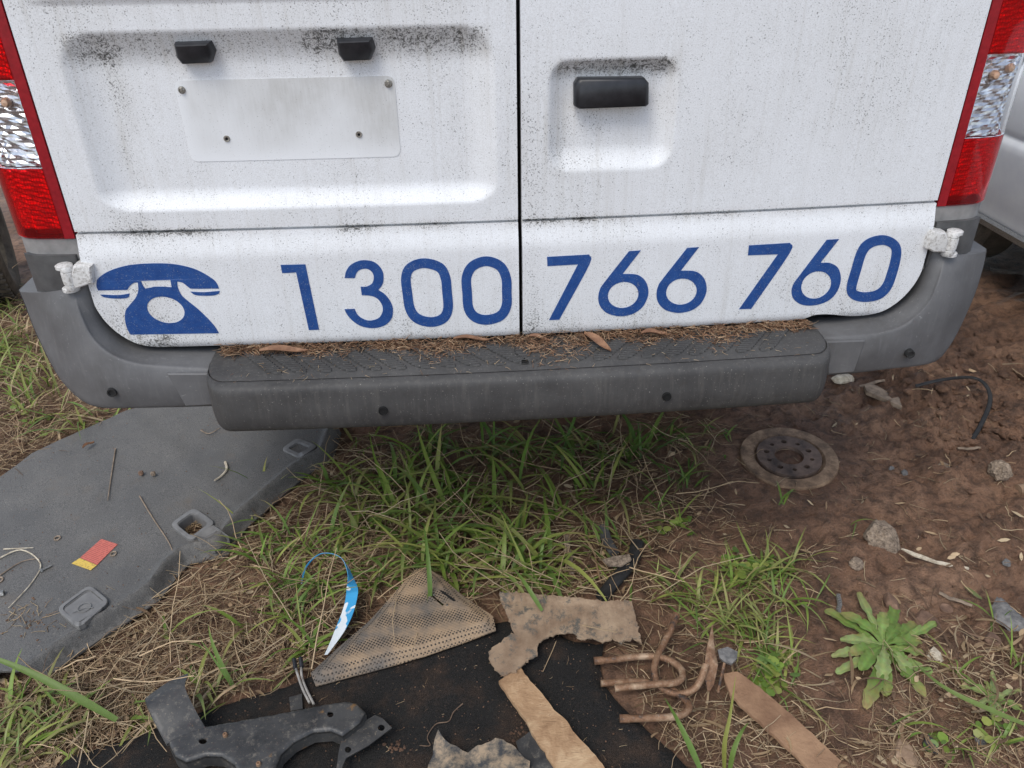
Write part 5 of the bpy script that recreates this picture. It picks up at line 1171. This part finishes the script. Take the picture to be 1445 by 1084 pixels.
# needles and dust on the step
NL = MB()
for i in range(5200):
    x = rg_.uniform(-0.575, 0.575); dep = 0.078 * (0.35 + 0.65 * math.exp(-((x - 0.08) / 0.33) ** 2)) * (0.6 + 1.3 * nz(x, 0, 0, 9) + 0.5 * nz(x, 5, 0, 31)); t = abs(rg_.gauss(0, .5))
    if rg_.random() > 0.35 + 1.2 * max(0, nz(x, 2, 0, 11) + 0.35): continue
    if x > .56 or x < -.57: dep *= .5
    y0 = crown(x) - 0.008; y = y0 - t * max(.012, dep); z = 0.692 + max(0, 0.016 * (1 - t * 1.2)) * rg_.random()
    pal = [(0.34, 0.19, 0.11), (0.44, 0.27, 0.165), (0.20, 0.11, 0.065), (0.52, 0.37, 0.24), (0.12, 0.068, 0.042)]
    strand(NL, (x, y, z), rg_.uniform(0, 6.3), rg_.uniform(.006, .026), rg_.uniform(.0004, .0009), jit(rg_.choice(pal)), .8, .25, False)
for i in range(160):
    x = rg_.uniform(-.55, .55); strand(NL, (x, rg_.uniform(-.15, -.05), .6925), rg_.uniform(0, 6.3), rg_.uniform(.004, .016), .0005, jit(tans[rg_.randrange(6)]), .8, .02, False)
tag(NL.build('leaf_litter', 'straw', angle=None, fix=False, base=(0, 0, 0)), 'brown needle litter piled along the bumper step under the doors', kind='stuff')
def dead_leaf(pa, pb, w, lab, z=0.700):
    a, b = oz(*pa, z), oz(*pb, z); t = (b - a); L = t.length; t.normalize(); sdv = Vector((-t.y, t.x, 0)); rows = []
    for i in range(9):
        u = i / 8; hw = w * math.sin(math.pi * min(1, u * .92 + .06)) ** .8; q = a.lerp(b, u) + Vector((0, 0, 0.004 * math.sin(u * 5)))
        rows.append([q - sdv * hw + Vector((0, 0, .004)), q - sdv * hw * .5 + Vector((0, 0, .001)), q, q + sdv * hw * .5 + Vector((0, 0, .001)), q + sdv * hw + Vector((0, 0, .005))])
    tag(MB().grid(rows).build('dead_leaf', 'dead_leaf', angle=None), lab, 'leaf')
dead_leaf((366, 497), (434, 494), 0.010, 'broad orange brown dead leaf at the left end of the step litter')
dead_leaf((823, 472), (862, 494), 0.010, 'curled red brown dead leaf on the step below the digit six')
dead_leaf((745, 477), (776, 480), 0.006, 'small red brown dead leaf on the step just right of the door gap')
dead_leaf((640, 480), (690, 479), 0.006, 'dull brown dead leaf on the step left of the door gap', 0.702)
dead_leaf((905, 472), (940, 470), 0.008, 'dark brown dead leaf against the right door bottom', 0.702)

dead_leaf((117, 633), (133, 623), 0.006, 'small reddish dead leaf on the mat near its upper edge', 0.052)
# broad leaved rosettes, one mesh per leaf
def leaf_mesh(c_, az, L, w, e0, e1, pal, parent, narrow=False, name='leaf'):
    rows = []; q = Vector(c_); n = 20; cols = []; base = rg_.choice(pal); ph_ = rg_.uniform(0, 6)
    for i in range(n + 1):
        t = i / n; e = e0 + (e1 - e0) * t; a = az + .15 * math.sin(t * 2 + ph_)
        d_ = Vector((math.cos(a) * math.cos(e), math.sin(a) * math.cos(e), math.sin(e)))
        if i: q = q + d_ * (L / n)
        q.z = max(q.z, gh(q.x, q.y) + .004)
        hw = w * ((.16 + .84 * sst(0, .68, t)) * math.sqrt(max(0.02, 1 - max(0, (t - .70) / .31) ** 2.2)))
        if narrow: hw = w * math.sin(math.pi * min(1, .1 + .9 * t)) ** .7
        sdv = Vector((-math.sin(a), math.cos(a), 0)); wv = .0022 * math.sin(t * 19 + ph_); hw *= 1 + .10 * math.sin(t * 31 + ph_) - .16 * ((t * 7 + ph_) % 1.0) * (t < .95)
        rows.append([q - sdv * hw + Vector((0, 0, hw * .22 + wv)), q - sdv * hw * .5 + Vector((0, 0, hw * .20)), q, q + sdv * hw * .5 + Vector((0, 0, hw * .20)), q + sdv * hw + Vector((0, 0, hw * .22 - wv))])
        cols += [base, base, tuple(v * 1.35 for v in base), base, base]
    mb = MB().grid(rows); wy = rg_.random() ** 2.5; mb.c = [tuple((v * (1 - wy * sst(.55, 1, q // 5 / n)) + y_ * wy * sst(.55, 1, q // 5 / n)) * rg_.uniform(.88, 1.10) for v, y_ in zip(k_, (.40, .33, .14))) for q, k_ in enumerate(cols)]; return mb.build(name, 'rosette_leaf', parent, angle=None, fix=False)
rp = [(0.186, 0.282, 0.070), (0.240, 0.342, 0.102), (0.156, 0.246, 0.060), (0.276, 0.348, 0.132)]
pc = G(1246, 914, 0.008)
RP = empty('rosette_weed', (pc.x, pc.y, gh(pc.x, pc.y)), 'broad leaved green rosette weed growing in the mud at the lower right', 'plant')
tips = [(1218, 838), (1243, 858), (1281, 856), (1303, 884), (1309, 917), (1316, 940), (1298, 962), (1283, 980), (1266, 990), (1241, 978), (1207, 984), (1186, 945), (1172, 918), (1170, 870), (1188, 876), (1290, 872), (1228, 940), (1200, 930), (1280, 935), (1200, 892), (1262, 868), (1292, 900), (1218, 958), (1256, 962), (1180, 900), (1300, 950), (1230, 872)]
for i, (x, y) in enumerate(tips):
    p = G(x, y, 0.012); v = p - pc; L = v.xy.length * 1.06; az = math.atan2(v.y, v.x) + R(-.08, .08); L *= R(.85, 1.08); hi = i >= 14
    leaf_mesh(pc + Vector((0, 0, .004 + .003 * hi)), az, L, R(.0105, .0165), R(.10, .28) + R(.08, .25) * hi, -R(.05, .3) - .15 * hi, rp, RP)
pc2 = G(1401, 987, 0.006)
RQ = empty('narrow_weed', (pc2.x, pc2.y, gh(pc2.x, pc2.y)), 'young weed with narrow pale green leaves at the right edge near the bottom', 'plant')
for x, y in ((1357, 952), (1387, 958), (1408, 945), (1372, 992), (1350, 968), (1440, 1002), (1446, 980), (1420, 1015), (1405, 1020), (1450, 1015)):
    p = G(x, y, 0.012); v = p - pc2; leaf_mesh(pc2, math.atan2(v.y, v.x), v.xy.length * 1.05, 0.0068, .5, -.3, [(0.22, 0.29, 0.09), (0.18, 0.25, 0.07), (0.25, 0.30, 0.12)], RQ, True)
GL = [( [(165, 1016, .03), (110, 985, .075), (55, 955, .11), (-5, 930, .14), (-60, 915, .15)], 0.0085, 'wide green grass blade arching in from the lower left edge', (0.16, 0.25, 0.06)),
      ( [(1450, 1024, .03), (1400, 1003, .06), (1340, 975, .075), (1300, 945, .06), (1284, 925, .03)], 0.0055, 'long green blade arching from the right edge to the rosette weed', (0.20, 0.28, 0.08)),
      ( [(1022, 1090, .02), (1022, 1050, .08), (1030, 1010, .12), (1038, 955, .15)], 0.0050, 'upright yellow green blade at the bottom right of the felt', (0.30, 0.32, 0.08)),
      ( [(990, 1090, .03), (972, 1050, .07), (955, 1015, .09), (938, 985, .08)], 0.0065, 'green blade leaning left over the lowest bent rod', (0.16, 0.26, 0.06)),
      ( [(1028, 1095, .02), (1034, 1062, .07), (1045, 1035, .09), (1056, 1020, .08)], 0.0055, 'short green blade beside the yellow green upright one', (0.17, 0.26, 0.06)),
      ( [(692, 1075, .0), (600, 850, .05)][:0] or [(607, 848, .05), (606, 815, .10), (602, 770, .14), (598, 740, .16)], 0.0060, 'green blade standing over the perforated panel tip', (0.13, 0.22, 0.05)),
      ( [(765, 862, .06), (750, 838, .09), (735, 815, .10), (722, 800, .08)], 0.0055, 'green blade lying over the corrugated scrap sheet', (0.17, 0.27, 0.07))]
for pts, w_, lab, col in GL:
    P = catmull([oz(x, y, z) for x, y, z in pts], 5); mb = MB(); vs = []; n = len(P)
    for i, q in enumerate(P):
        t = i / (n - 1); tv = (P[min(i + 1, n - 1)] - P[max(i - 1, 0)]).normalized(); sdv = tv.cross(Vector((0.1, -0.5, 0.85))).normalized(); ww = w_ * (.6 + .4 * min(1, t * 4)) * max(.05, 1 - t ** 2.2)
        nn = tv.cross(sdv).normalized() * ww * .3; vs += [q - sdv * ww + nn * (1 if nn.z > 0 else -1), q, q + sdv * ww + nn * (1 if nn.z > 0 else -1)]
    fs = [(i * 3 + j, i * 3 + j + 1, i * 3 + j + 4, i * 3 + j + 3) for i in range(n - 1) for j in (0, 1)]
    mb.add(vs, fs, col); tag(mb.build('grass_blade', 'leaf', angle=None, fix=False), lab, 'grass blade')
lf = G(1373, 838, 0.006); o = MB(); rows = []
for i in range(9):
    u = i / 8; q = G(1361, 829, .010).lerp(G(1386, 846, .008), u); hw = .0085 * math.sin(math.pi * (.04 + .92 * u)) ** .7; rows.append([q + Vector((hw * .4, hw, .002)), q, q - Vector((hw * .4, hw, -.002))])
mb = MB().grid(rows); mb.c = [(0.20, 0.24, 0.10)] * 27; tag(mb.build('fallen_leaf', 'rosette_leaf', angle=None), 'single oval pale green leaf lying on the mud', 'leaf')
